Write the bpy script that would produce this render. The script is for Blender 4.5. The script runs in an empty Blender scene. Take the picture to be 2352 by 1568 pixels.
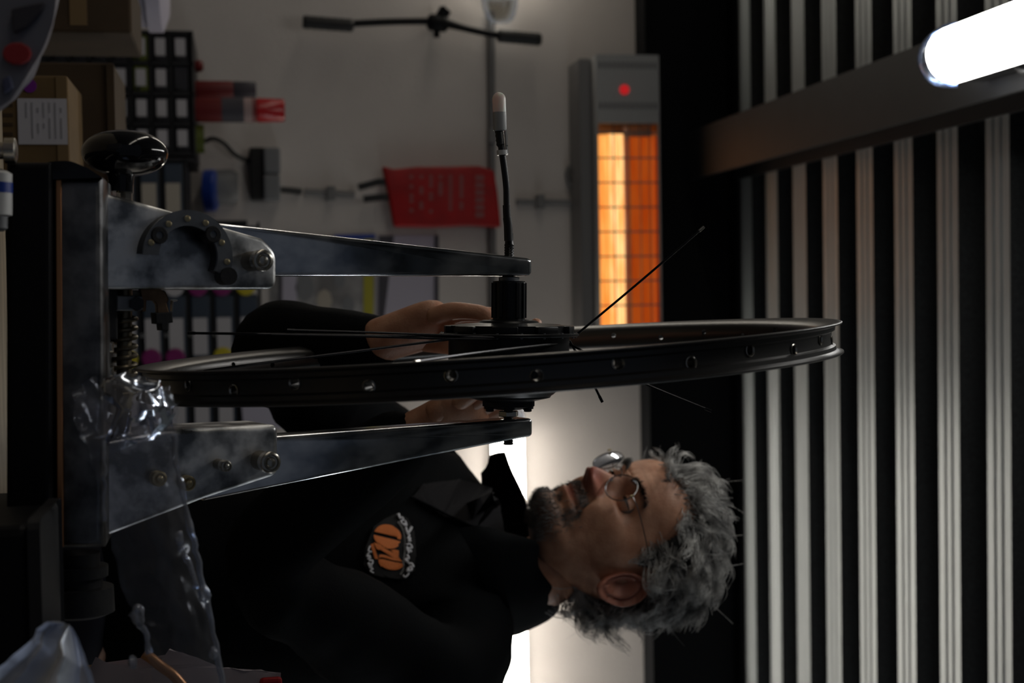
import bpy, bmesh, math, random
import numpy as np
from mathutils import Vector, Matrix, noise
from mathutils.bvhtree import BVHTree

random.seed(7)
rad = math.radians
SC = bpy.context.scene
COL = SC.collection

# ------------------------------------------------------------------ camera, world, exposure
CAM = Vector((0.0, 0.0, 1.10))
FPX = 50.0 / 36.0 * 2352
PSI, PITCH, ROLL = rad(1.9), rad(10.6), rad(1.3)
cF = Vector((math.sin(PSI) * math.cos(PITCH), math.cos(PSI) * math.cos(PITCH), math.sin(PITCH)))
cR = Vector((math.cos(PSI), -math.sin(PSI), 0))
cU = cR.cross(cF)
cX = cU * math.cos(ROLL) + cR * math.sin(ROLL)          # the camera is held on its side
cY = -(cR * math.cos(ROLL) - cU * math.sin(ROLL))
cam_d = bpy.data.cameras.new('camera')
cam_d.lens, cam_d.sensor_width, cam_d.sensor_fit = 50, 36, 'HORIZONTAL'
cam_d.clip_start = 0.05
cam_d.dof.use_dof = True
cam_d.dof.focus_distance = 1.27
cam_d.dof.aperture_fstop = 7.1
cam = bpy.data.objects.new('camera', cam_d)
COL.objects.link(cam)
cam.matrix_world = Matrix((( cX.x, cY.x, -cF.x, CAM.x), (cX.y, cY.y, -cF.y, CAM.y), (cX.z, cY.z, -cF.z, CAM.z), (0, 0, 0, 1)))
SC.camera = cam

world = bpy.data.worlds.new('world')
SC.world = world
world.use_nodes = True
bg = world.node_tree.nodes['Background']
bg.inputs[0].default_value = (0.70, 0.80, 1.0, 1)      # dim bluish daylight from the open front
bg.inputs[1].default_value = 0.042
SC.view_settings.view_transform = 'Standard'
SC.view_settings.look = 'None'
SC.view_settings.gamma = 1.0
SC.view_settings.use_curve_mapping = False
SC.view_settings.exposure = 0.0
LAMP_HANG, LAMP_LEFT, LAMP_RIGHT = 10.0, 7.5, 16.0       # radiance of the lamp diffusers in view
LAMP_SIDE, LAMP_FAR = 7.5, 8.0                          # and of those outside the frame (left and right side walls)
HEATER = 1.0

# ------------------------------------------------------------------ helpers
def W(px, py, Y):
    """world point on the plane y=Y seen at pixel (px,py) of the 2352x1568 frame"""
    d = cF + cX * ((px - 1176) / FPX) - cY * ((py - 784) / FPX)
    return CAM + d * ((Y - CAM.y) / d.y)

def N(m, t):
    return m.node_tree.nodes.new(t)

def mat(name, col, rough=0.5, metal=0.0, vary=0.0, scale=40.0, bump=0.0, bscale=80.0, spec=None, stretch=None, rvary=0.0):
    m = bpy.data.materials.new(name)
    m.use_nodes = True
    nt = m.node_tree
    b = nt.nodes['Principled BSDF']
    c = (*col, 1) if len(col) == 3 else col
    b.inputs['Base Color'].default_value = c
    b.inputs['Roughness'].default_value = rough
    b.inputs['Metallic'].default_value = metal
    if spec is not None:
        b.inputs['Specular IOR Level'].default_value = spec
    tc = N(m, 'ShaderNodeTexCoord')
    src = tc.outputs['Object']
    if stretch:
        mp = N(m, 'ShaderNodeMapping')
        mp.inputs['Scale'].default_value = stretch
        nt.links.new(src, mp.inputs[0])
        src = mp.outputs[0]
    if vary or rvary:
        n = N(m, 'ShaderNodeTexNoise')
        n.inputs['Scale'].default_value = scale
        n.inputs['Detail'].default_value = 5
        nt.links.new(src, n.inputs[0])
    if vary:
        r = N(m, 'ShaderNodeValToRGB')
        r.color_ramp.elements[0].position = 0.40
        r.color_ramp.elements[1].position = 0.62
        r.color_ramp.elements[0].color = (*[x * (1 - vary) for x in c[:3]], 1)
        r.color_ramp.elements[1].color = (*[min(1, x * (1 + vary)) for x in c[:3]], 1)
        nt.links.new(n.outputs[0], r.inputs[0])
        nt.links.new(r.outputs[0], b.inputs['Base Color'])
    if rvary:
        mr = N(m, 'ShaderNodeMapRange')
        mr.inputs[1].default_value, mr.inputs[2].default_value = 0.3, 0.7
        mr.inputs[3].default_value, mr.inputs[4].default_value = max(0.02, rough - rvary), min(1, rough + rvary)
        nt.links.new(n.outputs[0], mr.inputs[0])
        nt.links.new(mr.outputs[0], b.inputs['Roughness'])
    if bump:
        n2 = N(m, 'ShaderNodeTexNoise')
        n2.inputs['Scale'].default_value = bscale
        n2.inputs['Detail'].default_value = 4
        nt.links.new(src, n2.inputs[0])
        bp = N(m, 'ShaderNodeBump')
        bp.inputs['Strength'].default_value = bump
        bp.inputs['Distance'].default_value = 0.004
        nt.links.new(n2.outputs[0], bp.inputs['Height'])
        nt.links.new(bp.outputs[0], b.inputs['Normal'])
    return m

def emat(name, col, strength):
    m = bpy.data.materials.new(name)
    m.use_nodes = True
    nt = m.node_tree
    nt.nodes.remove(nt.nodes['Principled BSDF'])
    e = N(m, 'ShaderNodeEmission')
    e.inputs[0].default_value = (*col, 1)
    e.inputs[1].default_value = strength
    nt.links.new(e.outputs[0], nt.nodes['Material Output'].inputs[0])
    return m

def clear_mat(name, tint, gloss, rough=0.08, haze=0.0, bump=0.0, bscale=60.0):
    """thin clear sheet: sees through, mirrors by angle, with a little milky haze"""
    m = bpy.data.materials.new(name)
    m.use_nodes = True
    nt = m.node_tree
    nt.nodes.remove(nt.nodes['Principled BSDF'])
    tr = N(m, 'ShaderNodeBsdfTransparent'); tr.inputs[0].default_value = (*tint, 1)
    gl = N(m, 'ShaderNodeBsdfGlossy'); gl.inputs[0].default_value = (.80, .87, 1, 1); gl.inputs['Roughness'].default_value = rough
    di = N(m, 'ShaderNodeBsdfDiffuse'); di.inputs[0].default_value = (.75, .75, .8, 1)
    lw = N(m, 'ShaderNodeLayerWeight'); lw.inputs[0].default_value = gloss
    m1 = N(m, 'ShaderNodeMixShader'); m1.inputs[0].default_value = haze
    m2 = N(m, 'ShaderNodeMixShader')
    nt.links.new(tr.outputs[0], m1.inputs[1]); nt.links.new(di.outputs[0], m1.inputs[2])
    nt.links.new(lw.outputs['Fresnel'], m2.inputs[0])
    nt.links.new(m1.outputs[0], m2.inputs[1]); nt.links.new(gl.outputs[0], m2.inputs[2])
    nt.links.new(m2.outputs[0], nt.nodes['Material Output'].inputs[0])
    if bump:
        n2 = N(m, 'ShaderNodeTexNoise'); n2.inputs['Scale'].default_value = bscale
        tc = N(m, 'ShaderNodeTexCoord'); nt.links.new(tc.outputs['Object'], n2.inputs[0])
        bp = N(m, 'ShaderNodeBump'); bp.inputs['Strength'].default_value = bump; bp.inputs['Distance'].default_value = .01
        nt.links.new(n2.outputs[0], bp.inputs['Height'])
        nt.links.new(bp.outputs[0], gl.inputs['Normal']); nt.links.new(bp.outputs[0], lw.inputs['Normal'])
    return m

ORG = {}
def tag(o, label=None, cat=None, group=None, kind=None):
    for k, v in (('label', label), ('category', cat), ('group', group), ('kind', kind)):
        if v: o[k] = v
    return o

def thing(name, loc, label, cat, group=None):
    o = bpy.data.objects.new(name, None)
    o.empty_display_size = .02
    COL.objects.link(o)
    o.location = loc
    ORG[o.name] = Vector(loc)
    return tag(o, label, cat, group)

def ob(name, bm, m, parent=None, smooth=False, label=None, cat=None, group=None, kind=None, angle=40):
    """link a bmesh (built in world coordinates) as one object"""
    if isinstance(bm, bpy.types.Mesh):
        me = bm; me.name = name
        b2 = bmesh.new(); b2.from_mesh(me); bm = b2
    else:
        me = bpy.data.meshes.new(name)
    bmesh.ops.recalc_face_normals(bm, faces=bm.faces) if parent != 'keep' else None
    if parent is not None:
        org = ORG[parent.name]
    else:
        cs = [v.co for v in bm.verts]
        org = Vector((sum(c.x for c in cs) / len(cs), sum(c.y for c in cs) / len(cs), min(c.z for c in cs)))
    bmesh.ops.translate(bm, verts=bm.verts, vec=-org)
    bm.to_mesh(me); bm.free()
    o = bpy.data.objects.new(name, me)
    COL.objects.link(o)
    if parent is not None:
        o.parent = parent
    else:
        o.location = org
    ORG[o.name] = org
    if m is not None and len(me.materials) == 0:
        for mm in (m if isinstance(m, (list, tuple)) else [m]):
            me.materials.append(mm)
    if smooth:
        me.polygons.foreach_set('use_smooth', [True] * len(me.polygons))
        try:
            me.set_sharp_from_angle(angle=rad(angle))
        except Exception:
            pass
    return tag(o, label, cat, group, kind)

def dup(o, delta, parent=None, label=None, top=True):
    """copy a thing with its parts and sub-parts, moved by delta"""
    c = o.copy()
    COL.objects.link(c)
    if parent is not None: c.parent = parent
    if top: c.location = o.location + Vector(delta)
    if label: c['label'] = label
    ORG[c.name] = ORG[o.name] + Vector(delta)
    for ch in list(o.children):
        dup(ch, delta, c, top=False)
    return c

def box(bm, lo, hi, bev=0.0, seg=2):
    lo, hi = Vector(lo), Vector(hi)
    r = bmesh.ops.create_cube(bm, size=1.0, matrix=Matrix.Translation((lo + hi) / 2) @ Matrix.Diagonal((*(hi - lo), 1)))
    if bev:
        es = list({e for v in r['verts'] for e in v.link_edges})
        bmesh.ops.bevel(bm, geom=es, offset=bev, segments=seg, affect='EDGES', profile=.5)
    return bm

def obox(bm, c, ax, ay, az, sx, sy, sz, bev=0.0):
    """oriented box with axes ax,ay,az and full sizes"""
    M = Matrix((( ax.x, ay.x, az.x, c.x), (ax.y, ay.y, az.y, c.y), (ax.z, ay.z, az.z, c.z), (0, 0, 0, 1)))
    r = bmesh.ops.create_cube(bm, size=1.0, matrix=M @ Matrix.Diagonal((sx, sy, sz, 1)))
    if bev:
        es = list({e for v in r['verts'] for e in v.link_edges})
        bmesh.ops.bevel(bm, geom=es, offset=bev, segments=2, affect='EDGES', profile=.5)
    return bm

def prism(bm, pts, vec, bev=0.0, seg=2):
    """polygon of 3-D points pushed along vec"""
    vs = [bm.verts.new(p) for p in pts]
    f = bm.faces.new(vs)
    r = bmesh.ops.extrude_face_region(bm, geom=[f])
    nv = [g for g in r['geom'] if isinstance(g, bmesh.types.BMVert)]
    bmesh.ops.translate(bm, verts=nv, vec=vec)
    if bev:
        es = list({e for v in vs + nv for e in v.link_edges})
        bmesh.ops.bevel(bm, geom=es, offset=bev, segments=seg, affect='EDGES', profile=.5, clamp_overlap=True)
    return bm

def frame(d):
    d = Vector(d).normalized()
    a = Vector((0, 0, 1)) if abs(d.z) < .9 else Vector((0, 1, 0))
    u = d.cross(a).normalized()
    return u, d.cross(u).normalized(), d

def lathe(bm, o, axis, prof, n=32, cap=True, ang0=0.0):
    """profile [(t along axis, radius)] turned about axis through o"""
    u, v, d = frame(axis)
    o = Vector(o)
    rings = []
    for t, r in prof:
        rings.append([bm.verts.new(o + d * t + (u * math.cos(ang0 + 2 * math.pi * i / n) + v * math.sin(ang0 + 2 * math.pi * i / n)) * r) for i in range(n)])
    for a, b in zip(rings, rings[1:]):
        for i in range(n):
            bm.faces.new((a[i], a[(i + 1) % n], b[(i + 1) % n], b[i]))
    if cap:
        bm.faces.new(rings[0][::-1]); bm.faces.new(rings[-1])
    return bm

def cyl(bm, a, b, r, n=20, r2=None):
    a, b = Vector(a), Vector(b)
    return lathe(bm, a, b - a, [(0, r), ((b - a).length, r if r2 is None else r2)], n)

def spline(pts, k=8):
    P = [Vector(p) for p in pts]
    if len(P) < 3: return P
    out = []
    for i in range(len(P) - 1):
        p0, p1, p2, p3 = P[max(i - 1, 0)], P[i], P[i + 1], P[min(i + 2, len(P) - 1)]
        for j in range(k):
            t = j / k
            out.append(.5 * ((2 * p1) + (p2 - p0) * t + (2 * p0 - 5 * p1 + 4 * p2 - p3) * t * t + (3 * p1 - p0 - 3 * p2 + p3) * t ** 3))
    out.append(P[-1])
    return out

def tube(bm, pts, r, n=10, k=8, smooth=True, closed=False):
    P = spline(pts, k) if smooth else [Vector(p) for p in pts]
    R = r if callable(r) else (lambda t: r)
    u = None; rings = []
    m = len(P)
    for i, p in enumerate(P):
        if closed: d = (P[(i + 1) % m] - P[i - 1]).normalized()
        else: d = (P[min(i + 1, m - 1)] - P[max(i - 1, 0)]).normalized()
        if u is None: u = frame(d)[0]
        u = (u - d * u.dot(d)).normalized()
        v = d.cross(u)
        rr = R(i / max(1, m - 1))
        rings.append([bm.verts.new(p + (u * math.cos(2 * math.pi * j / n) + v * math.sin(2 * math.pi * j / n)) * rr) for j in range(n)])
    prs = list(zip(rings, rings[1:])) + ([(rings[-1], rings[0])] if closed else [])
    for a, b in prs:
        for j in range(n):
            bm.faces.new((a[j], a[(j + 1) % n], b[(j + 1) % n], b[j]))
    if not closed:
        bm.faces.new(rings[0][::-1]); bm.faces.new(rings[-1])
    return bm

def BM(): return bmesh.new()

# ------------------------------------------------------------------ materials
M = {}
M['plaster'] = mat('plaster', (.66, .61, .575), .9, vary=.05, scale=3, bump=.5, bscale=130)
M['concrete'] = mat('concrete', (.09, .088, .085), .8, vary=.2, scale=4, bump=.2)
M['deck'] = mat('galvanised_deck', (.45, .48, .485), .42, .35, vary=.06, scale=30, stretch=(.3, 4, 4))
M['deck_dark'] = mat('perforated_deck', (.038, .040, .041), .8, vary=.3, scale=260, bump=.4, bscale=260)
M['beam'] = mat('anthracite_paint', (.017, .018, .0195), .55, vary=.1, scale=15)
M['beam_black'] = mat('black_beam_paint', (.0035, .0038, .005), .7, spec=.15)
M['steel'] = mat('zinc_plated_steel', (.62, .64, .66), .36, 1.0, vary=.62, scale=34, rvary=.12, bump=.05, bscale=60)
M['chrome'] = mat('polished_chrome', (.74, .80, .90), .15, 1.0, vary=.48, scale=30, rvary=.06, stretch=(1, 1, .6), bump=.012, bscale=45)
M['zinc_dull'] = mat('dull_zinc', (.17, .17, .175), .42, 1.0, vary=.4, scale=40, rvary=.1, bump=.05)
M['bolt'] = mat('bolt_steel', (.55, .52, .46), .25, 1.0)
M['brass'] = mat('brass_rivet', (.50, .42, .26), .35, .9)
M['bronze'] = mat('bronzed_steel', (.20, .125, .075), .38, .8, vary=.2, scale=60)
M['spring'] = mat('dark_spring_steel', (.20, .17, .12), .35, .9)
M['black_gloss'] = mat('black_gloss_plastic', (.006, .006, .008), .09)
M['black_paint'] = mat('black_paint', (.004, .004, .0055), .55, spec=.2)
M['black_matt'] = mat('black_matt', (.012, .012, .014), .6, bump=.1, bscale=200)
M['anodised'] = mat('black_anodised_alloy', (.009, .0095, .011), .34, .4)
M['rim'] = mat('black_bead_blasted_rim', (.085, .082, .080), .34, .75, bump=.05, bscale=600)
M['rubber'] = mat('black_rubber', (.006, .006, .007), .5)
M['spoke'] = mat('black_spoke_steel', (.03, .03, .034), .25, .9)
M['gunmetal'] = mat('gunmetal_plate', (.22, .23, .245), .42, .8, vary=.15, scale=50)
M['translucent'] = mat('milky_plastic', (.78, .78, .76), .42)
M['translucent'].node_tree.nodes['Principled BSDF'].inputs['Transmission Weight'].default_value = .12
M['translucent'].node_tree.nodes['Principled BSDF'].inputs['Subsurface Weight'].default_value = .3
M['white'] = mat('white_plastic', (.7, .7, .69), .4)
M['pale'] = mat('pale_grey_paint', (.40, .40, .40), .5)
M['slot'] = mat('dark_slot', (.012, .012, .012), .8)
M['red'] = mat('red_vinyl', (.40, .003, .005), .55, vary=.12, scale=18, bump=.3, bscale=30)
M['red_gloss'] = mat('red_gloss', (.50, .012, .016), .25)
M['red_dark'] = mat('dark_red_print', (.16, .012, .012), .5)
M['print_pale'] = mat('pale_print', (.42, .30, .29), .6)
M['grey_box'] = mat('grey_plastic', (.21, .215, .225), .5)
M['conduit'] = mat('grey_conduit', (.19, .185, .185), .5)
M['blue'] = mat('blue_plastic', (.012, .05, .34), .35)
M['cardboard'] = mat('cardboard', (.14, .085, .032), .85, vary=.12, scale=12, bump=.1)
M['cardboard_dark'] = mat('brown_cardboard', (.055, .033, .015), .85, vary=.12, scale=12)
M['tape'] = mat('packing_tape', (.20, .13, .06), .3)
M['paper'] = mat('white_paper', (.55, .53, .57), .75)
M['paper_lilac'] = mat('lilac_paper', (.50, .47, .56), .7)
M['paper_grey'] = mat('grey_paper', (.30, .29, .29), .7, vary=.35, scale=9)
M['yellow'] = mat('yellow_print', (.42, .38, .03), .6)
M['ink'] = mat('dark_ink', (.06, .055, .07), .6)
M['purple'] = mat('purple_sticker', (.18, .012, .26), .5)
M['magenta'] = mat('magenta_sticker', (.22, .012, .13), .5)
M['yellow_dot'] = mat('yellow_sticker', (.55, .45, .02), .5)
M['lime'] = mat('lime_plastic', (.10, .125, .012), .5)
M['rack'] = mat('black_rack_plastic', (.010, .010, .012), .5)
M['bin'] = mat('dark_blue_bin', (.042, .058, .085), .45)
M['bin_clear'] = mat('smoky_drawer_front', (.030, .030, .034), .25)
M['label'] = mat('label_card', (.50, .48, .50), .7)
M['label_beige'] = mat('beige_label_card', (.46, .41, .34), .7)
M['wood'] = mat('bench_wood', (.22, .175, .115), .55, vary=.2, scale=10, stretch=(1, 8, 8), bump=.1)
M['wood_dark'] = mat('dark_bench_frame', (.012, .011, .010), .6)
M['fabric'] = mat('black_shirt_fabric', (.0016, .0023, .0032), .8, vary=.15, scale=220, bump=.25, bscale=500, spec=.10)
M['fabric_in'] = mat('grey_collar_lining', (.009, .0085, .0105), .85, bump=.25, bscale=500, spec=.25)
M['trousers'] = mat('dark_trousers', (.004, .0045, .010), .85, spec=.2)
M['orange'] = mat('orange_embroidery', (.80, .21, .04), .65, bump=.3, bscale=900)
M['thread'] = mat('white_embroidery', (.75, .75, .79), .7)
M['patch'] = mat('black_patch', (.004, .004, .005), .8)
M['wire'] = mat('spectacle_wire', (.32, .30, .29), .25, 1.0)
# ================================================================== the room
CEIL, WALL = 2.5, 4.0
X0, X1, Y0 = -2.4, 2.7, -1.8
YC0 = -.25                                                   # the roof ends over the open front
ob('wall_back', box(BM(), (X0, WALL, 0), (X1, WALL + .2, CEIL + .25)), M['plaster'], kind='structure')
ob('wall_left', box(BM(), (X0 - .2, Y0, 0), (X0, WALL + .2, CEIL + .25)), M['concrete'], kind='structure')
ob('wall_right', box(BM(), (X1, Y0, 0), (X1 + .2, WALL + .2, CEIL + .25)), M['concrete'], kind='structure')
ob('floor', box(BM(), (X0 - .2, Y0, -.1), (X1 + .2, WALL + .2, 0)), M['concrete'], kind='structure')
ceiling = ob('ceiling', box(BM(), (X0 - .2, YC0, CEIL + .115), (X1 + .2, WALL + .2, CEIL + .2)), M['deck_dark'], kind='structure')

# trapezoidal sheet: every lower flat with its two webs is one piece of the ceiling
def rib_bm(yc):
    hw, up, dp = .043, .006, .117
    pr = [(-hw - up, dp), (-hw, 0), (-.020, 0), (-.014, .0025), (-.008, 0), (.008, 0), (.014, .0025), (.020, 0), (hw, 0), (hw + up, dp),
          (hw + up - .003, dp), (hw - .002, .003), (-hw + .002, .003), (-hw - up + .003, dp)]
    bm = BM()
    prism(bm, [(X0, yc + a, CEIL + b) for a, b in pr], (X1 - X0, 0, 0))
    return bm
RIBY = [3.84 - .195 * k for k in range(21)]
rib0 = ob('ceiling_rib', rib_bm(RIBY[0]), [M['deck'], M['deck_dark']], ceiling)
for p_ in rib0.data.polygons:                               # the webs are perforated and dark, the flats bare metal
    if abs(p_.normal.y) > .8: p_.material_index = 1
for y in RIBY[1:]:
    c = rib0.copy(); COL.objects.link(c); c.parent = ceiling
    c.location = (0, y - RIBY[0], 0)

# black I-beam along the back wall, and the lighter H-beam that runs into the room
def ibeam(a, b, side, h, w, tf=.011, tw=.008):
    """a,b: centre of the underside at both ends; side: unit vector across"""
    a, b, side = Vector(a), Vector(b), Vector(side)
    z = Vector((0, 0, 1))
    P = [(-w/2, 0), (w/2, 0), (w/2, tf), (tw/2, tf), (tw/2, h - tf), (w/2, h - tf), (w/2, h), (-w/2, h), (-w/2, h - tf), (-tw/2, h - tf), (-tw/2, tf), (-w/2, tf)]
    return prism(BM(), [a + side * s + z * t for s, t in P], b - a)
ob('trim_1', ibeam((X0, 3.9675, 2.226), (X1, 3.9675, 2.226), (0, 1, 0), .2745, .135), M['beam_black'], kind='structure')
ob('trim_2', ibeam((-.3875, YC0, 2.351), (-.3875, 3.9, 2.351), (1, 0, 0), .149, .136), M['beam'], kind='structure')

# ================================================================== lamps
M['lamp_base'] = mat('dark_lamp_body', (.03, .032, .034), .5)
M['cap_clear'] = clear_mat('clear_lamp_cap', (.50, .49, .46), .30, .10, haze=.035)
M['glow_hang'] = emat('lit_diffuser_overhead', (1.0, .985, .95), LAMP_HANG)
M['glow_left'] = emat('lit_diffuser_left', (1.0, .93, .80), LAMP_LEFT)
M['glow_right'] = emat('lit_diffuser_right', (1.0, .94, .84), LAMP_RIGHT)
def batten(a, b, dn, glow, label, r=.048, flat=.046, added_hood=False):
    """linear lamp from a to b; dn points from its body to its diffuser"""
    a, b, dn = Vector(a), Vector(b), Vector(dn)
    d = (b - a).normalized(); s = d.cross(dn)
    t = thing('linear_lamp', (a + b) / 2, label, 'lamp', None)
    bm = BM()
    obox(bm, (a + b) / 2 - dn * (flat / 2), d, s, dn, (b - a).length, r * 1.75, flat, .006)
    ob('lamp_body', bm, M['lamp_base'], t)
    if added_hood:                                              # unseen opaque plate, added to keep lamplight off the ceiling
        bm = BM(); z_ = Vector((0, 0, 1)); obox(bm, (a + b) / 2 + z_ * (r * 1.25) + dn * .05, d, z_.cross(d), z_, (b - a).length + .12, .24, .006, .002)
        ob('added_hood', bm, M['lamp_base'], t)
    # half-round diffuser with closed, rounded ends
    bm = BM(); n = 14
    prof = [(-.002, r * .99)] + [((b - a).length * k / 8, r) for k in range(9)] + [((b - a).length + .002, r * .99)]
    rings = []
    for tt, rr in prof:
        rings.append([bm.verts.new(a + d * tt + s * (rr * .93 * math.cos(math.pi * i / n)) + dn * (rr * math.sin(math.pi * i / n) * 1.0)) for i in range(n + 1)])
    for p, q in zip(rings, rings[1:]):
        for i in range(n): bm.faces.new((p[i], p[i + 1], q[i + 1], q[i]))
        bm.faces.new((p[n], p[0], q[0], q[n]))
    bm.faces.new(rings[0]); bm.faces.new(rings[-1][::-1])
    ob('diffuser', bm, glow, t, smooth=True)
    for e, sg in ((a, -1), (b, 1)):                       # clear end caps, domed
        bm = BM(); rings = []
        for k in range(7):
            ph = math.pi / 2 * k / 6
            rr = r * 1.06 * math.cos(ph) ** .55 + .0005
            rings.append([bm.verts.new(e + d * sg * (.075 * math.sin(ph)) + s * (rr * math.cos(math.pi * i / n)) + dn * (rr * math.sin(math.pi * i / n) - .004)) for i in range(n + 1)])
        for p, q in zip(rings, rings[1:]):
            for i in range(n): bm.faces.new((p[i], p[i + 1], q[i + 1], q[i]))
            bm.faces.new((p[n], p[0], q[0], q[n]))
        bm.faces.new(rings[-1])
        ob('end_cap', bm, M['cap_clear'], t, smooth=True)
    return t
hang = batten((-.395, 2.25, 2.295), (-.395, .95, 2.295), (0, 0, -1), M['glow_hang'], 'bright linear lamp fixed under the steel beam near the ceiling', .052, .056)
lw_l = W(1158, 29, WALL); lw_r = W(1158, 962, WALL)
zl = lw_r.z
batten((lw_l.x - 1.22, WALL - .046, zl), (lw_l.x - .035, WALL - .046, zl), (0, -1, 0), M['glow_left'], 'wall lamp at the left end of the level conduit, only its lit tip in view')
batten((lw_r.x + .02, WALL - .046, zl), (lw_r.x + 1.25, WALL - .046, zl), (0, -1, 0), M['glow_right'], 'glaring white linear wall lamp behind the man', .050)
M['glow_side'] = emat('lit_diffuser_side', (1.0, .92, .80), LAMP_SIDE)
M['glow_far'] = emat('lit_diffuser_far_right', (.90, .96, 1.0), LAMP_FAR)
batten((X0 + .046, -1.3, 1.88), (X0 + .046, .9, 1.88), (1, 0, 0), M['glow_side'], 'front one of two linear lamps with added hoods on the left side wall, outside the picture', added_hood=True)
batten((X0 + .046, 1.15, 1.88), (X0 + .046, 3.35, 1.88), (1, 0, 0), M['glow_side'], 'rear one of two linear lamps with added hoods on the left side wall, outside the picture', added_hood=True)
batten((X1 - .046, .9, 2.02), (X1 - .046, 3.5, 2.02), (-1, 0, 0), M['glow_far'], 'cool white linear lamp high on the right side wall, outside the picture')
# dark supply cable of the overhead lamp
bm = BM(); tube(bm, [(-.352, 2.10, 2.322), (-.335, 2.05, 2.312), (-.325, 1.95, 2.310), (-.325, 1.84, 2.325), (-.330, 1.75, 2.348)], .005, 8)
ob('lamp_cable', bm, M['rubber'], hang)

# ================================================================== wall things
def wbox(bm, px0, py0, px1, py1, Y, depth, bev=.0):
    """box on the back wall whose front face spans two pixels at plane Y"""
    a, b = W(px0, py0, Y), W(px1, py1, Y)
    return box(bm, (min(a.x, b.x), Y, min(a.z, b.z)), (max(a.x, b.x), Y + depth, max(a.z, b.z)), bev)

# conduits
def conduit(pts, label, r=.011, clips=()):
    bm = BM(); tube(bm, pts, r, 10, smooth=False)
    t = ob('conduit', bm, M['conduit'], smooth=True, label=label, cat='conduit')
    for c in clips:
        b2 = BM(); box(b2, (c.x - .02, WALL - .03, c.z - .012), (c.x + .02, WALL - .001, c.z + .012), .003)
        ob('clip', b2, M['conduit'], t)
    return t
yq = WALL - .013
pA = W(1127, 33, yq); pB = W(1140, 640, yq)
conduit([(lw_l.x, yq, zl - .02), (.28, yq, zl - .035)], 'level grey conduit along the wall between the two wall lamps', .011, [Vector((-.45, 0, zl - .024)), Vector((-.1, 0, zl - .028))])
v0, v1 = W(700, 440, yq), W(815, 447, yq)
conduit([v0, v1], 'short upright grey conduit between the switch box and the red pouch', .0105, [W(760, 444, yq)])
v0, v1 = W(1186, 463, yq), W(1360, 465, yq)
conduit([v0, v1], 'thin upright grey conduit rising from the red pouch to the heater', .0085, [W(1240, 463, yq)])

# grey switch box with two rockers, grey socket with blue lid
t = thing('switch_box', W(575, 400, WALL), 'grey double switch box on the wall, black cable leaving its top', 'switch')
ob('back_box', wbox(BM(), 572, 338, 620, 458, WALL - .05, .05, .006), M['slot'], t)
ob('cover', wbox(BM(), 605, 338, 645, 398, WALL - .068, .07, .006), M['grey_box'], t)
ob('cover', wbox(BM(), 605, 400, 645, 459, WALL - .068, .07, .006), M['grey_box'], t)
bm = BM(); tube(bm, [W(640, 435, WALL - .03), W(668, 437, WALL - .02), W(692, 440, WALL - .013)], .009, 8)
ob('cable', bm, M['rubber'], t)
t = thing('wall_socket', W(500, 435, WALL), 'grey round wall socket with a blue lid, below the switch box', 'socket')
bm = BM(); a = W(545, 430, WALL); lathe(bm, a + Vector((0, 0, -.075)), (0, 0, 1), [(0, .048), (.06, .05), (.078, .04)], 24)
ob('socket_body', bm, M['grey_box'], t, smooth=True)
bm = BM(); a = W(482, 437, WALL - .05)
lathe(bm, a, (0, -.15, 1), [(-.014, .046), (-.012, .056), (.012, .057), (.018, .050)], 28)
ob('socket_lid', bm, M['blue'], t, smooth=True)
bm = BM(); tube(bm, [W(470, 325, WALL - .03), W(490, 318, WALL - .04), W(515, 330, WALL - .04), W(540, 355, WALL - .03), W(575, 372, WALL - .02)], .006, 8)
ob('black_flex', bm, M['rubber'], smooth=True, label='black flex looping across the wall from the rack to the switch box', cat='cable')

# red pouch with two black pull straps
t = thing('fire_blanket_pouch', W(880, 450, WALL), 'red vinyl pouch with pale print and two black straps, hung on the wall', 'pouch')
out = [W(*p, WALL - .062) for p in [(878, 380), (905, 388), (960, 382), (1040, 382), (1100, 380), (1135, 390), (1144, 440), (1152, 522), (1080, 518), (1000, 522), (905, 520), (893, 450)]]
bm = BM(); prism(bm, out, (0, .036, 0), .008, 3)
ob('pouch', bm, M['red'], t, smooth=True)
rows = [(945, 1.0), (968, .8), (990, .9), (1012, .7), (1035, .95), (1060, .8)]
bm = BM()
for px, ln in rows:
    for k in range(9):
        if random.random() < .25: continue
        y0 = 402 + k * 11 * ln
        a, b = W(px - 4, y0, WALL - .0635), W(px + 4, y0 + 8, WALL - .0635)
        box(bm, (min(a.x, b.x), WALL - .0635, min(a.z, b.z)), (max(a.x, b.x), WALL - .061, max(a.z, b.z)))
for k in range(6):
    y0 = 402 + k * 17
    a, b = W(1092, y0, WALL - .0635), W(1112, y0 + 12, WALL - .0635)
    box(bm, (min(a.x, b.x), WALL - .0635, min(a.z, b.z)), (max(a.x, b.x), WALL - .061, max(a.z, b.z)))
o = ob('print', bm, M['red_dark'], t, kind='stuff'); o.data.materials[0] = mat('faded_print', (.33, .10, .10), .6)
for pts in ([(905, 418), (868, 418), (824, 430)], [(905, 452), (870, 453), (836, 457)]):
    a = [W(*p, WALL - .052) for p in pts]
    bm = BM()
    for p, q in zip(a, a[1:]):
        d = (q - p); s = d.cross(Vector((0, 1, 0))).normalized()
        obox(bm, (p + q) / 2, d.normalized(), s, Vector((0, 1, 0)), d.length + .003, .019, .006, .001)
    ob('strap', bm, M['rubber'], t)

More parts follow.
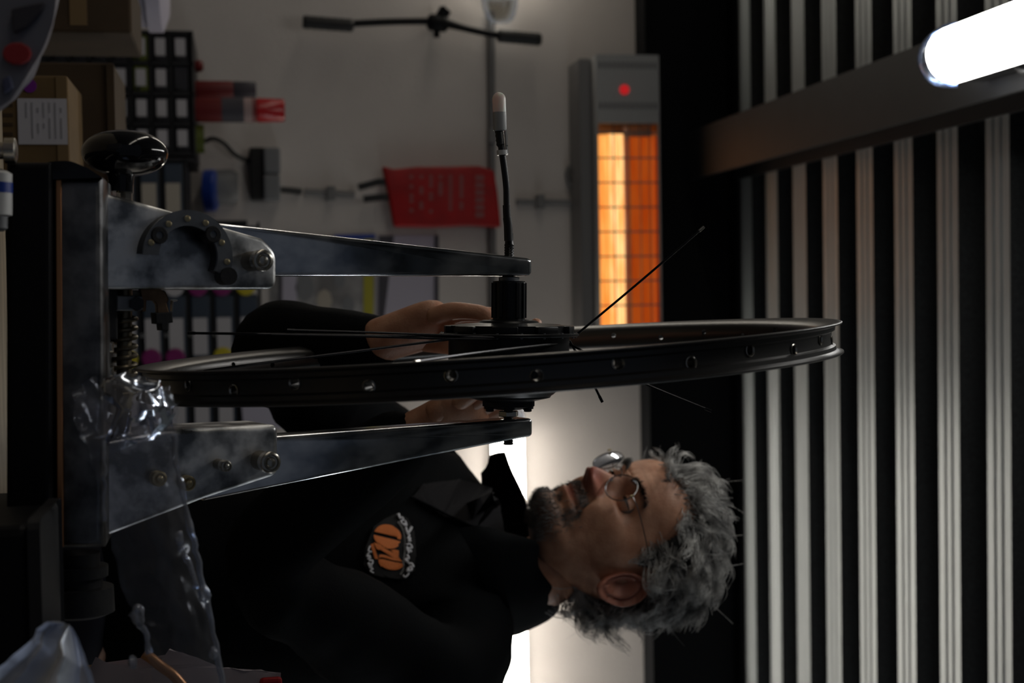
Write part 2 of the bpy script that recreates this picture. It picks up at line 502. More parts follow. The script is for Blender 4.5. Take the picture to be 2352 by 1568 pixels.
# handlebar hung upright on the wall
t = thing('bicycle_handlebar', W(1000, 55, 3.9), 'black bicycle handlebar with two grips hung upright on the wall', 'handlebar')
YH = 3.90
bm = BM(); tube(bm, [W(*p, YH) for p in [(696, 49), (760, 56), (830, 53), (900, 50), (1000, 49), (1020, 52), (1075, 67), (1140, 80), (1190, 88), (1240, 90)]], lambda s: .0095 + .005 * max(0, 1 - abs(s - .53) / .12), 12, 5)
ob('bar', bm, M['black_paint'], t, smooth=True)
for a, b in (((695, 50), (812, 59)), ((1143, 82), (1243, 91))):
    p, q = W(*a, YH), W(*b, YH)
    L = (q - p).length
    bm = BM(); lathe(bm, p, q - p, [(0, .014), (.004, .018)] + [(.004 + (L - .008) * k / 14, .0172 + .0012 * (k % 2)) for k in range(15)] + [(L, .0135)], 16)
    ob('grip', bm, M['rubber'], t, smooth=True)
bm = BM(); p = W(1005, 52, YH)
lathe(bm, W(982, 50, YH), W(1028, 56, YH) - W(982, 50, YH), [(0, .017), (.008, .023), (.048, .023), (.056, .017)], 18)
cyl(bm, W(1005, 52, YH), W(1024, 22, YH), .017, 16); cyl(bm, W(1003, 55, YH), W(1003, 86, YH), .009, 10)
cyl(bm, W(1024, 24, YH), W(1012, 27, YH), .014, 12)
ob('stem_clamp', bm, M['black_paint'], t, smooth=True)
bm = BM(); q = W(1005, 48, YH); cyl(bm, q, q + Vector((0, WALL - YH, 0)), .006, 8)
ob('hook', bm, M['conduit'], t)

# infrared heater
M['heat_hot'] = emat('glowing_element', (1.0, .205, .022), 1.15 * HEATER)
def heat_mat(name, lo, hi, s0, s1):
    m = bpy.data.materials.new(name); m.use_nodes = True; nt = m.node_tree
    nt.nodes.remove(nt.nodes['Principled BSDF'])
    e = N(m, 'ShaderNodeEmission'); tc = N(m, 'ShaderNodeTexCoord'); mp = N(m, 'ShaderNodeMapping')
    mp.inputs['Scale'].default_value = (7, 0, 130)
    n = N(m, 'ShaderNodeTexNoise'); n.inputs['Scale'].default_value = 1.0; n.inputs['Detail'].default_value = 2
    r = N(m, 'ShaderNodeValToRGB'); r.color_ramp.elements[0].position = .35; r.color_ramp.elements[1].position = .65
    r.color_ramp.elements[0].color = (*lo, 1); r.color_ramp.elements[1].color = (*hi, 1)
    nt.links.new(tc.outputs['Object'], mp.inputs[0]); nt.links.new(mp.outputs[0], n.inputs[0]); nt.links.new(n.outputs[0], r.inputs[0])
    nt.links.new(r.outputs[0], e.inputs[0]); e.inputs[1].default_value = s0
    nt.links.new(e.outputs[0], nt.nodes['Material Output'].inputs[0])
    return m
M['heat_a'] = heat_mat('glowing_quartz_tube', (1.0, .33, .06), (1.0, .66, .28), 1.35 * HEATER, 0)
M['heat_a2'] = heat_mat('glowing_lower_tube', (1.0, .24, .03), (1.0, .46, .11), 1.15 * HEATER, 0)
M['reflector'] = mat('heater_reflector', (.80, .52, .36), .28, 1.0)
HY = WALL - .185; HB = WALL - .102
t = thing('infrared_heater', W(1365, 430, WALL), 'grey wall heater with glowing orange tubes behind a wire grille', 'heater')
a, b = W(1367, 128, HY), W(1512, 745, HY)
hz0, hz1 = W(1376, 440, HY).z, W(1514, 440, HY).z
hx0, hx1 = W(1440, 128, HY).x, W(1440, 815, HY).x
gx0 = W(1440, 283, HY).x; gx1 = W(1440, 757, HY).x
bm = BM()
wl = .006
box(bm, (hx0, HY, hz0 - .004), (hx1, HB, hz0), .0); box(bm, (hx0, HY, hz1), (hx1, HB, hz1 + .004))
box(bm, (hx0, HB - .004, hz0), (hx1, HB, hz1))
box(bm, (hx0, HY, hz0), (gx0, HY + .006, hz1)); box(bm, (gx1, HY, hz0), (hx1, HY + .006, hz1))
box(bm, (hx0 - .003, HY, hz0 - .004), (hx0, HB, hz1 + .004)); box(bm, (hx1, HY, hz0 - .004), (hx1 + .003, HB, hz1 + .004))
ob('housing', bm, M['pale'], t)
bm = BM(); box(bm, (hx0 + .0, HB - .03, hz0 - .040), (hx1, WALL - .001, hz0 - .005), .004)
ob('wall_rail', bm, M['conduit'], t)
for px in (150, 243):                                       # two rows of vent slots
    bm = BM(); xc = W(1440, px, HY).x
    for k in range(13):
        z = hz0 + .008 + (hz1 - hz0 - .016) * k / 12
        box(bm, (xc - .009, HY - .0012, z - .0020), (xc + .009, HY + .002, z + .0020))
    ob('vent_slots', bm, M['slot'], t, kind='stuff')
bm = BM(); c = W(1434, 206, HY); lathe(bm, c + Vector((0, .002, 0)), (0, -1, 0), [(0, .0135), (.005, .0135), (.008, .009)], 20)
ob('indicator_light', bm, emat('red_indicator', (.75, .022, .026), .55), t, smooth=True)
# reflector trough: upper half is seen by reflection, lower half holds the tubes
zm = hz0 + (hz1 - hz0) * .55
bm = BM()
pr = [(HY + .012, hz1 - .002), (HY + .045, hz1 - .008), (HY + .066, zm + .012), (HY + .070, zm), (HY + .066, zm - .02), (HY + .05, hz0 + .008), (HY + .012, hz0 + .002)]
l = [bm.verts.new((gx0, y, z)) for y, z in pr]; r_ = [bm.verts.new((gx1, y, z)) for y, z in pr]
for i in range(len(pr) - 1): bm.faces.new((l[i], l[i + 1], r_[i + 1], r_[i]))
ob('reflector', bm, M['reflector'], t, smooth=True)
for z, k, mm, off in ((hz0 + .019, .020, 'heat_a2', .030), (hz0 + .058, .022, 'heat_a', .024)):
    bm = BM(); p = Vector((gx0 + off, HY + .036, z)); q = Vector((gx1 - .004, HY + .036, z))
    cyl(bm, p, q, k, 20)
    ob('heating_tube', bm, M[mm], t, smooth=True)
M['heat_reflection'] = heat_mat('reflected_glow_panel', (.9, .10, .008), (1.0, .17, .018), .36 * HEATER, 0)
bm = BM(); box(bm, (gx0 + .034, HY + .030, zm + .004), (gx1 - .004, HY + .036, hz1 - .010))
ob('reflected_glow', bm, M['heat_reflection'], t)  # emitting panel stands in for the tubes' glow mirrored in the reflector
for k in range(9):                                          # grille wires
    x = gx0 + (gx1 - gx0) * (k + .4) / 8.4
    bm = BM(); cyl(bm, (x, HY + .004, hz0), (x, HY + .004, hz1), .0022, 8)
    ob('grille_wire', bm, M['gunmetal'], t, smooth=True)
for zf in (.26, .52, .70, .86):
    bm = BM(); z = hz0 + (hz1 - hz0) * zf; cyl(bm, (gx0, HY + .0075, z), (gx1, HY + .0075, z), .0016, 8)
    ob('grille_wire', bm, M['gunmetal'], t, smooth=True)
bm = BM(); tube(bm, [W(1372, 420, WALL - .03), W(1320, 380, WALL - .02), W(1302, 400, WALL - .015), W(1318, 440, WALL - .015), W(1345, 468, WALL - .013)], .006, 8)
ob('supply_cable', bm, M['conduit'], t, smooth=True)

# posters taped to the wall
def sheet(name, pts, m, label, cat='poster', Y=WALL - .004, parent=None):
    bm = BM(); prism(bm, [W(*p, Y) for p in pts], (0, .0015, 0))
    return ob(name, bm, m, parent, label=label, cat=cat)
s = sheet('poster', [(620, 545), (862, 538), (862, 770), (620, 770)], M['paper_grey'], 'grey pictorial poster with a yellow top band behind the stand arm')
sheet('yellow_band', [(835, 540), (858, 540), (858, 768), (835, 768)], M['yellow'], None, None, WALL - .006, s)
sheet('white_band', [(650, 546), (682, 546), (682, 768), (648, 768)], M['paper_lilac'], None, None, WALL - .006, s)
sheet('dark_band', [(640, 546), (647, 546), (647, 768), (640, 768)], M['ink'], None, None, WALL - .006, s)
sheet('blue_header', [(768, 539), (862, 537), (862, 548), (768, 549)], M['blue'], None, None, WALL - .0065, s)
for q, (px, py, r) in enumerate([(700, 660, 22), (745, 690, 18), (780, 640, 14), (720, 590, 17), (800, 700, 15)]):
    sheet('printed_patch', [(px + r * math.cos(k * .785), py + 1.5 * r * math.sin(k * .785)) for k in range(8)], M['label_beige'] if q % 2 else M['grey_box'], None, None, WALL - .006, s)
s2 = sheet('calendar_sheet', [(866, 540), (1006, 540), (1006, 772), (866, 772)], M['paper_lilac'], 'lilac wall calendar sheet with a dark top edge behind the right hand', 'calendar')
sheet('top_edge', [(998, 540), (1008, 540), (1008, 772), (998, 772)], M['ink'], None, None, WALL - .007, s2)
sheet('fold_band', [(870, 541), (905, 541), (878, 770), (868, 770)], M['ink'], None, None, WALL - .006, s2)
sheet('paper_sheet', [(552, 900), (612, 900), (648, 985), (560, 985)], M['paper_lilac'], 'blank white sheet above the drawers, low behind the wheel', 'paper', 3.60)
# ================================================================== storage on the left, along the back wall
YR = 3.62                                                  # front of the racks
# low cabinet that carries the racks
xl, xr = W(300, 20, YR).x - .35, W(300, 1010, YR).x
zb = .40
t = thing('base_cabinet', ((xl + xr) / 2, 3.8, 0), 'low dark cabinet under the drawer racks, mostly out of view', 'cabinet')
ob('carcass', box(BM(), (xl, YR - .02, .0), (xr, WALL - .01, zb), .004), M['wood_dark'], t)
for k in range(3):
    w = (xr - xl) / 3
    b_ = box(BM(), (xl + w * k + .006, YR - .038, .03), (xl + w * (k + 1) - .006, YR - .02, zb - .02), .003)
    d = ob('door', b_, M['wood_dark'], t)
    ob('handle', box(BM(), (xl + w * (k + .5) - .05, YR - .052, zb - .08), (xl + w * (k + .5) + .05, YR - .038, zb - .065), .002), M['conduit'], d)

# black rack of small drawers
rx0, rx1 = W(300, 72, YR).x, W(300, 352, YR).x
rz1 = W(446, 200, YR).z
px_rows = [70, 114, 158, 204, 230, 277, 324, 370, 416]      # drawer centres (image x = height)
pitch_z = (W(416, 200, YR).z - W(277, 200, YR).z) / 3
rz0 = zb
t = thing('small_parts_rack', ((rx0 + rx1) / 2, YR, rz0), 'black upright rack of small drawers with white label cards', 'rack')
cy = [110, 178, 250, 318]
ztop = W(416, 200, YR).z
nz = int((ztop - rz0) / pitch_z) + 1
bm = BM()
box(bm, (rx0, YR + .30, rz0), (rx1, YR + .31, rz1)); box(bm, (rx0, YR, rz1 - .012), (rx1, YR + .31, rz1), .003)
cxs = [W(350, y, YR).x for y in cy]
ed = [rx0] + [(a + b) / 2 for a, b in zip(cxs, cxs[1:])] + [rx1]
for e in ed: box(bm, (e - .004, YR, rz0), (e + .004, YR + .31, rz1))
for k in range(nz + 1): 
    z = ztop + pitch_z * (.5 - k)
    if z > rz0: box(bm, (rx0, YR, z - .003), (rx1, YR + .30, z + .003))
ob('rack_frame', bm, M['rack'], t)
for i, x in enumerate(cxs):
    for k in range(nz):
        z = ztop - pitch_z * k
        if z - pitch_z / 2 < rz0: continue
        w2 = (ed[i + 1] - ed[i]) / 2 - .006
        xc = (ed[i + 1] + ed[i]) / 2
        lime = (k == 2 and i < 2)
        d = ob('drawer', box(BM(), (xc - w2, YR + .006, z - pitch_z / 2 + .006), (xc + w2, YR + .27, z + pitch_z / 2 - .006), .003), M['lime'] if lime else M['bin_clear'], t)
        if not (k == 0 and i == 1):
            ob('label_card', box(BM(), (xc - w2 * .72, YR + .003, z - .012), (xc + w2 * .60, YR + .0065, z + .012)), M['label'], d)
        b2 = BM(); cyl(b2, (xc + w2 * .8, YR + .006, z - .006), (xc + w2 * .8, YR - .004, z - .006), .005, 8)
        ob('knob', b2, M['rack'], d)

# dark blue bin cabinet with long beige label cards
bx0, bx1 = W(300, 366, YR).x, W(300, 1000, YR).x
bz1 = W(600, 700, YR).z
rows = [W(px, 700, YR).z for px in (570, 515, 460, 405, 350, 295)]
edges = [W(300, y, YR).x for y in (366, 512, 672, 835, 1000)]
t = thing('bin_cabinet', ((bx0 + bx1) / 2, YR, zb), 'dark blue cabinet of wide drawers with beige cards and round coloured stickers', 'drawer cabinet')
bm = BM()
dz = rows[0] - rows[1]
zlo = rows[-1] - dz * 1.5
box(bm, (edges[1], YR + .30, zb), (bx1, YR + .31, bz1 - .05)); box(bm, (bx0, YR + .30, zb), (edges[1], YR + .31, rows[2] - dz * .5)) 
for e in edges: box(bm, (e - .005, YR, zb), (e + .005, YR + .31, (W(450, 440, YR).z if e == edges[0] else bz1 - .03)))
for k in range(7):
    z = rows[0] - dz * (k - .5)
    box(bm, (edges[1] if k < 3 else bx0, YR, z - .003), (bx1, YR + .30, z + .003))
ob('cabinet_frame', bm, M['rack'], t)
dots = {(0, 1): 'yellow_dot', (1, 1): 'magenta', (2, 1): 'magenta', (3, 1): 'label', (4, 2): 'magenta', (3, 2): 'magenta', (5, 2): 'yellow_dot', (0, 2): 'magenta', (1, 2): 'yellow_dot', (4, 1): 'purple'}
for k, z in enumerate(rows):
    for i in range(4):
        if i == 0 and k < 3: continue
        a, b = edges[i] + .008, edges[i + 1] - .008
        d = ob('drawer', box(BM(), (a, YR + .004, z - dz / 2 + .006), (b, YR + .27, z + dz / 2 - .006), .004), M['bin'], t)
        w = b - a
        ob('label_card', box(BM(), (a + w * .36, YR - .0005, z - .019), (b - w * .06, YR + .0045, z + .016)), M['label_beige'] if i == 0 else M['label'], d)
        if (k, i) in dots:
            b2 = BM(); c = Vector((b - .012, YR + .004, z)); lathe(b2, Vector((b - .004, YR + .003, z - .005)), (0, -1, 0), [(0, .024), (.004, .024), (.006, .019)], 20)
            ob('round_sticker', b2, M[dots[(k, i)]], d)
        if i in (1, 2):
            b2 = BM(); lathe(b2, Vector((a + w * .62, YR, z - .026)), (0, -1, 0), [(0, .006), (.005, .006)], 10)
            ob('push_stud', b2, M['bolt'], d)

# spray cans standing on the rack
def can(px0, px1, py, r, Y, body, capm, label, cap_from):
    z0, z1 = rz1 + .0005, W(px1, py, Y).z
    zc = W(cap_from, py, Y).z
    x = W(px0, py, Y).x
    t = thing('spray_can', (x, Y, z0), label, 'spray can', None)
    bm = BM(); lathe(bm, (x, Y, z0), (0, 0, 1), [(0, r * .95), (.004, r), (zc - z0 - .012, r), (zc - z0 - .002, r * .86)], 24)
    ob('can_body', bm, body, t, smooth=True)
    bm = BM(); lathe(bm, (x, Y, zc - .004), (0, 0, 1), [(0, r * .90), (.003, r * .99), (z1 - zc - .004, r * .92), (z1 - zc, r * .84)], 24)
    ob('cap', bm, capm, t, smooth=True)
    return t, x, z0, zc
t, x, z0, zc = can(455, 657, 252, .031, YR + .045, M['red_dark'], M['red_gloss'], 'spray can with a glossy red cap and dark printed label on the black rack', 592)
bm = BM(); lathe(bm, (x, YR + .045, z0 + (zc - z0) * .42), (0, 0, 1), [(0, .0313), ((zc - z0) * .40, .0313)], 24, cap=False)
ob('label_wrap', bm, M['ink'], t, smooth=True)
bm = BM(); lathe(bm, (x, YR + .045, zc - .034), (0, 0, 1), [(0, .0314), (.020, .0314)], 24, cap=False)
ob('pale_band', bm, M['print_pale'], t, smooth=True)
can(455, 592, 205, .022, YR + .11, M['red_dark'], M['ink'], 'slim dark red can with a black nozzle behind the red capped one', 540)
bm = BM(); p = W(470, 152, YR + .12); lathe(bm, Vector((p.x, p.y, rz1 + .0005)), (0, 0, 1), [(0, .014), (.012, .016), (.020, .010)], 16)
ob('screw_cap', bm, M['red_dark'], smooth=True, label='small dull red screw cap alone near the end of the rack', cat='cap')
# lime green tape roll at the end of the rack
bm = BM(); p = W(455, 318, YR + .05)
lathe(bm, Vector((p.x, YR + .06, rz1 + .0005)), (0, 0, 1), [(0, .017), (0, .036), (.019, .036), (.019, .017), (0, .017)], 24, cap=False)
ob('tape_roll', bm, M['lime'], smooth=True, label='lime green tape roll lying on the black rack', cat='tape')

# ================================================================== side table with cartons
YT = 1.86
tz = .74
t = thing('side_table', (-.62, 2.1, 0), 'side table under the cartons, below the edge of the picture', 'table')
ob('tabletop', box(BM(), (-1.15, 1.72, tz - .03), (-.145, 2.5, tz), .003), M['wood_dark'], t)
for x, y in ((-1.1, 1.77), (-.20, 1.77), (-1.1, 2.45), (-.20, 2.45)):
    ob('leg', box(BM(), (x - .025, y - .025, 0), (x + .025, y + .025, tz - .03)), M['wood_dark'], t)
# small labelled carton
a, b = W(20, 172, YT), W(158, 432, YT)
cx0, cx1, cz = min(a.x, b.x), max(a.x, b.x) - .0, W(158, 300, YT).z
t = thing('labelled_carton', ((cx0 + cx1) / 2, YT, tz), 'small brown carton with a printed white label and a purple dot', 'box')
ob('carton_body', box(BM(), (cx0, YT, tz + .0005), (cx1, YT + .16, cz), .003), M['cardboard'], t)
p, q = W(40, 226, YT), W(156, 332, YT)
lo, hi = Vector((min(p.x, q.x), YT - .0015, min(p.z, q.z))), Vector((max(p.x, q.x), YT - .0002, max(p.z, q.z)))
lb = ob('label', box(BM(), lo, hi), M['paper'], t)
bm = BM()
for k in range(7):
    z = hi.z - .008 - (hi.z - lo.z - .014) * k / 6.5
    for j in range(7):
        if random.random() < .25: continue
        x = lo.x + .005 + (hi.x - lo.x - .012) * j / 7
        box(bm, (x, YT - .0019, z), (x + .0065, YT - .0012, z + .0022))
ob('print_lines', bm, mat('grey_print', (.36, .35, .38), .7), lb, kind='stuff')
bm = BM(); p = W(68, 197, YT); lathe(bm, p + Vector((0, .0, 0)), (0, -1, 0), [(-.0005, .0085), (.0012, .0085)], 20)
ob('purple_dot', bm, M['purple'], t)
ob('tape', box(BM(), (cx0 + .002, YT - .001, cz - .014), (cx1 - .002, YT + .0, cz - .001)), M['tape'], t)
bm = BM()
for k in range(4):
    p, q = W(6 + 0 * k, 238 + 22 * k, YT), W(30, 246 + 22 * k, YT)
    box(bm, (min(p.x, q.x), YT - .001, min(p.z, q.z)), (max(p.x, q.x), YT, max(p.z, q.z)))
ob('printed_marks', bm, M['cardboard_dark'], t, kind='stuff')
# tall brown carton behind it
Y2 = 2.06
a, b = W(150, 176, Y2), W(268, 440, Y2)
t = thing('brown_carton', ((a.x + b.x) / 2, Y2, tz), 'plain dark brown carton standing behind the labelled one', 'box')
hx0_, hx1_ = min(a.x, b.x) - .02, max(a.x, b.x)
ob('carton_body', box(BM(), (hx0_, Y2, tz + .0005), (hx1_, Y2 + .2, W(264, 300, Y2).z), .003), M['cardboard_dark'], t)
ob('front_flap', box(BM(), (hx0_ + .002, Y2 - .004, W(248, 300, Y2).z), (hx1_ - .002, Y2 - .0005, W(264, 300, Y2).z + .001)), M['cardboard_dark'], t)
# second carton, high at the corner of the picture, on a wall shelf-like stack
Y3 = 2.22
a, b = W(95, -60, Y3), W(302, 76, Y3)
t = thing('dark_carton', ((a.x + b.x) / 2, Y3, tz), 'dark brown carton with strips of tape at the upper left corner of the photo', 'box')
c0, c1 = min(a.x, b.x), max(a.x, b.x)
ob('carton_body', box(BM(), (c0, Y3, tz + .0005), (c1, Y3 + .22, W(302, 30, Y3).z), .004), M['cardboard_dark'], t)
ob('tape', box(BM(), (c0 + .03, Y3 - .001, W(160, 30, Y3).z), (c0 + .075, Y3, W(200, 30, Y3).z)), M['tape'], t)
# pale tub behind
p = W(330, -10, 2.95)
t = thing('pale_tub', (p.x, 2.95, 0), 'pale round tub whose rim curves out behind the dark carton', 'tub')
p2 = W(366, 0, 2.95)
bm = BM(); lathe(bm, (p2.x - .115, 3.05, .0), (0, 0, 1), [(0, .13), (p2.z - .03, .15), (p2.z - .028, .16), (p2.z, .16), (p2.z + .012, .13)], 36)
ob('tub_body', bm, M['paper_lilac'], t, smooth=True)
# ================================================================== workbench
BZ = .862
t = thing('workbench', (.1, 1.1, 0), 'workbench carrying the wheel stand, its pale top just visible under the black base', 'workbench')
ob('bench_top', box(BM(), (-.75, .72, BZ - .04), (1.25, 1.525, BZ), .004), M['wood'], t)
for x, y in ((-.68, .79), (1.18, .79), (-.68, 1.45), (1.18, 1.45)):
    ob('leg', box(BM(), (x - .03, y - .03, 0), (x + .03, y + .03, BZ - .04), .003), M['wood_dark'], t)
ob('lower_shelf', box(BM(), (-.70, .80, .25), (1.20, 1.46, .275)), M['wood_dark'], t)

# ================================================================== truing stand
TILT = rad(22)                                              # the stand leans back from the viewer
TP = Vector((0, 1.256, 1.335))
Tn = Vector((0, -math.cos(TILT), math.sin(TILT))); Tz = Vector((0, math.sin(TILT), math.cos(TILT)))
def TW(px, py, off=0.0):
    """point seen at a pixel on the leaning plane of the stand, off metres in front of the arms' faces"""
    d = cF + cX * ((px - 1176) / FPX) - cY * ((py - 784) / FPX)
    o = TP + Tn * off
    return CAM + d * ((o - CAM).dot(Tn) / d.dot(Tn))
def tpoly(pts, off, depth, bev=.003, seg=3):
    return poly(pts, None, depth, bev, seg, off)
def poly(pts, Y, depth, bev=.003, seg=3, off=0.0):
    """outline on the plane Y, given real thickness, with rounded front and back edges"""
    if Y is None:
        o3 = TP + Tn * off; ez, ey = Tz, -Tn
        P = [Vector((w.x, w.dot(Tz))) for w in (TW(*p, off) for p in pts)]
        mk = lambda a, b, c: Vector((a, 0, 0)) + Tz * c + Tn * (o3.dot(Tn) - b)
    else:
        P = [Vector((w.x, w.z)) for w in (W(*p, Y) for p in pts)]
        mk = lambda a, b, c: Vector((a, Y + b, c))
    m = len(P); area = sum(P[i].x * P[(i + 1) % m].y - P[(i + 1) % m].x * P[i].y for i in range(m))
    if area < 0: P.reverse()
    nr = []
    for i in range(m):
        a, b = (P[i] - P[i - 1]).normalized(), (P[(i + 1) % m] - P[i]).normalized()
        na, nb = Vector((-a.y, a.x)), Vector((-b.y, b.x))
        nr.append((na + nb) / max(.35, 1 + na.dot(nb)))
    bm = BM(); rings = []
    sec = [(bev * (1 - math.sin(math.pi / 2 * k / seg)), bev * (1 - math.cos(math.pi / 2 * k / seg))) for k in range(seg + 1)]
    sec = sec + [(i_, depth - y_) for i_, y_ in reversed(sec)]
    for ins, y_ in sec:
        rings.append([bm.verts.new(mk(p.x + q.x * ins, y_, p.y + q.y * ins)) for p, q in zip(P, nr)])
    for a, b in zip(rings, rings[1:]):
        for i in range(m): bm.faces.new((a[i], a[(i + 1) % m], b[(i + 1) % m], b[i]))
    bm.faces.new(rings[0]); bm.faces.new(rings[-1][::-1])
    return bm
def rnd(pts, idx, r, n=5):
    """round the corners with the given indices (pixel polygon)"""
    out = []
    m = len(pts)
    for i, p in enumerate(pts):
        if i not in idx: out.append(p); continue
        p = Vector(p); a = Vector(pts[i - 1]); b = Vector(pts[(i + 1) % m])
        u, v = (a - p).normalized() * r, (b - p).normalized() * r
        for k in range(n + 1):
            s = k / n
            q = (p + u) * (1 - s) ** 2 + p * 2 * s * (1 - s) + (p + v) * s ** 2
            out.append((q.x, q.y))
    return out
st = thing('truing_stand', (.045, 1.27, BZ), 'zinc plated wheel truing stand with two tapering arms on the workbench', 'wheel stand')
STAND = st
ob('base_block', poly([(14, 372), (14, 1300), (118, 1300), (118, 372)], 1.055, .15, .004), M['black_paint'], st)
bm = BM()
a, b = W(14, 372, 1.055), W(14, 1300, 1.055)
for x_ in (a.x + .004, b.x - .034):
    bm = BM(); box(bm, (x_, 1.06, BZ + .0005), (x_ + .03, 1.20, min(a.z, b.z) + .006), .003)
    ob('foot', bm, M['black_paint'], st)
rail = ob('cross_rail', poly(rnd([(116, 408), (236, 408), (240, 1258), (135, 1262)], (), 0), 1.065, .115, .006, 4), M['zinc_dull'], st, smooth=True)
bm = BM(); prism(bm, [W(*p, 1.06) for p in rnd([(112, 412), (100, 372), (160, 368), (200, 385), (236, 408)], (1, 2), 18)], (0, .125, 0), 0)
ob('end_cap', bm, M['black_gloss'], st, smooth=True)

ob('edge_reflection', poly([(127, 412), (141, 412), (146, 1256), (131, 1256)], 1.0635, .003, .0008), mat('warm_reflection', (.62, .30, .14), .35, .9), rail, label='thin strip coloured as the warm reflection on the rail edge')  # bench reflection on the rail's lower edge, painted as a copper coloured strip
# left bracket, its dial ring, bolts
BL = [(200, 430), (238, 441), (396, 485), (500, 518), (604, 548), (636, 580), (636, 664), (200, 664)]
br = ob('bracket', tpoly(rnd(BL, (5, 6), 22), .016, .058, .0035, 3), M['steel'], st, smooth=True)
def bolt(px, py, Y0, L, r, parent, m='bolt', head=1.0, hexed=True):
    p = TW(px, py, .016)
    bm = BM(); cyl(bm, p, p + Tn * L, r * .92, 18)
    o = ob('bolt_shank', bm, M['spring'], parent, smooth=True)
    bm = BM(); lathe(bm, p + Tn * L, Tn, [(-.006, r), (.0005, r), (.0012, r * .93), (.0016, r * .72), (.0004, r * .66), (.0002, r * .52), (.0022, r * .40), (.0028, r * .2), (.003, .0001)], 24, cap=False)
    ob('bolt_head', bm, M[m], parent, smooth=True)
bolt(574, 600, 1.238, .026, .0085, br)
# half ring standing off the bracket on two lugs
RO = .016 + .020
c0 = TW(434, 588, RO)
S = (c0 - CAM).dot(cF) / FPX
def ringpt(r, ang, dn=0.0):
    return c0 + Vector((-r * S * math.cos(ang), 0, 0)) + Tz * (r * S * math.sin(ang)) - Tn * dn
def annulus(r0, r1, d0, d1, a0, a1, n=40):
    bm = BM(); rings = []
    for k in range(n + 1):
        an = a0 + (a1 - a0) * k / n
        rings.append([bm.verts.new(ringpt(r, an, d_)) for r, d_ in ((r0, d0), (r1, d0), (r1, d1), (r0, d1))])
    for p, q in zip(rings, rings[1:]):
        for i in range(4): bm.faces.new((p[i], p[(i + 1) % 4], q[(i + 1) % 4], q[i]))
    bm.faces.new(rings[0]); bm.faces.new(rings[-1][::-1])
    return bm
dial = ob('dial_ring', annulus(70, 106, 0, .003, rad(-88), rad(118)), M['gunmetal'], st)
ob('ring_shade', annulus(74, 103, .003, .0198, rad(-86), rad(116)), M['black_matt'], dial)  # black fill behind the ring, standing in for its shadow on the plate
for px, py in [(347, 557), (387, 514), (430, 502), (472, 512), (509, 557), (521, 601)]:
    bm = BM(); p = TW(px, py, RO); lathe(bm, p, Tn, [(-.002, .0024), (.0008, .0024), (.0012, .0014)], 12)
    ob('rivet', bm, M['brass'], dial, smooth=True)
for px, py in [(366, 540), (489, 538)]:
    bm = BM(); p = TW(px, py, RO)
    lathe(bm, p, Tn, [(-.006, .0028), (.0015, .0028), (.0015, .0058), (.0005, .0066), (-.010, .0066)], 16)
    ob('lug', bm, M['black_matt'], dial, smooth=True)
bm = BM(); p = TW(524, 634, RO); cyl(bm, p + Tn * .002, p - Tn * .012, .0068, 16)
ob('end_stop', bm, M['black_matt'], dial, smooth=True)

# right bracket
BR = [(200, 1020), (239, 1013), (383, 986), (640, 975), (640, 1090), (469, 1146), (243, 1233), (200, 1250)]
br2 = ob('bracket', tpoly(rnd(BR, (3, 4), 17), .016, .058, .0045, 4), M['steel'], st, smooth=True)
bolt(596, 1056, 1.238, .022, .0085, br2)
bolt(500, 1065, 1.238, .018, .0045, br2)
bolt(356, 1096, 1.238, .010, .0060, br2, 'brass')
bolt(424, 1107, 1.238, .008, .0060, br2, 'brass')

# the two arms, tapering to the axle
AL = [(470, 508), (640, 527), (1212, 592), (1223, 600), (1223, 626), (1214, 633), (470, 634)]
ob('arm', tpoly(rnd(AL[:3] + [(1223, 594), (1223, 633)] + AL[6:], (3, 4), 11, 5), 0, .030, .0030, 5), M['chrome'], st, smooth=True)
AR = [(470, 1012), (639, 1001), (1156, 965), (1214, 961), (1225, 968), (1225, 998), (1190, 1008), (920, 1061), (470, 1150)]
ob('arm', tpoly(rnd([(470, 1012), (639, 1001), (1156, 965), (1225, 960), (1225, 1002), (1190, 1008), (920, 1061), (470, 1150)], (3, 4), 9, 5), 0, .030, .0036, 5), M['chrome'], st, smooth=True)

# adjusting screw across the stand: knob, stem, nut, spring, collars
yz = -.014
p0 = TW(287, 352, yz); p1 = TW(286, 1000, yz)
ax = (p1 - p0).normalized()
px = (p0 - CAM).dot(cF) / FPX
bm = BM()
prof = []
for k in range(21):
    an = math.pi * k / 20
    prof.append((-52 * px * math.cos(an), max(.0004, 97 * px * math.sin(an) ** .86)))
lathe(bm, p0, ax, prof, 48)
kn = ob('knob', bm, M['black_gloss'], st, smooth=True)
bm = BM(); lathe(bm, TW(278, 396, yz), ax, [(0, 36 * px), (10 * px, 30 * px), (32 * px, 27 * px), (44 * px, 26 * px)], 24)
ob('knob_neck', bm, M['black_gloss'], kn, smooth=True)
bm = BM(); lathe(bm, TW(290, 424, yz), ax, [(0, 18 * px), (20 * px, 18 * px), (20 * px, 14 * px), (40 * px, 14 * px)], 6)
ob('lock_nut', bm, M['bolt'], st)
bm = BM(); cyl(bm, TW(287, 640, yz), TW(284, 1000, yz), 17 * px, 18)
ob('screw_rod', bm, M['spring'], st, smooth=True)
bm = BM(); q0, q1 = TW(286, 716, yz), TW(284, 905, yz); u, v, d = frame(q1 - q0)
nt_ = 9.0; P = []
for k in range(int(nt_ * 14) + 1):
    an = 2 * math.pi * k / 14
    P.append(q0 + d * ((q1 - q0).length * k / (nt_ * 14)) + (u * math.cos(an) + v * math.sin(an)) * (27 * px))
tube(bm, P, 5.2 * px, 7, smooth=False)
ob('spring', bm, M['spring'], st, smooth=True)
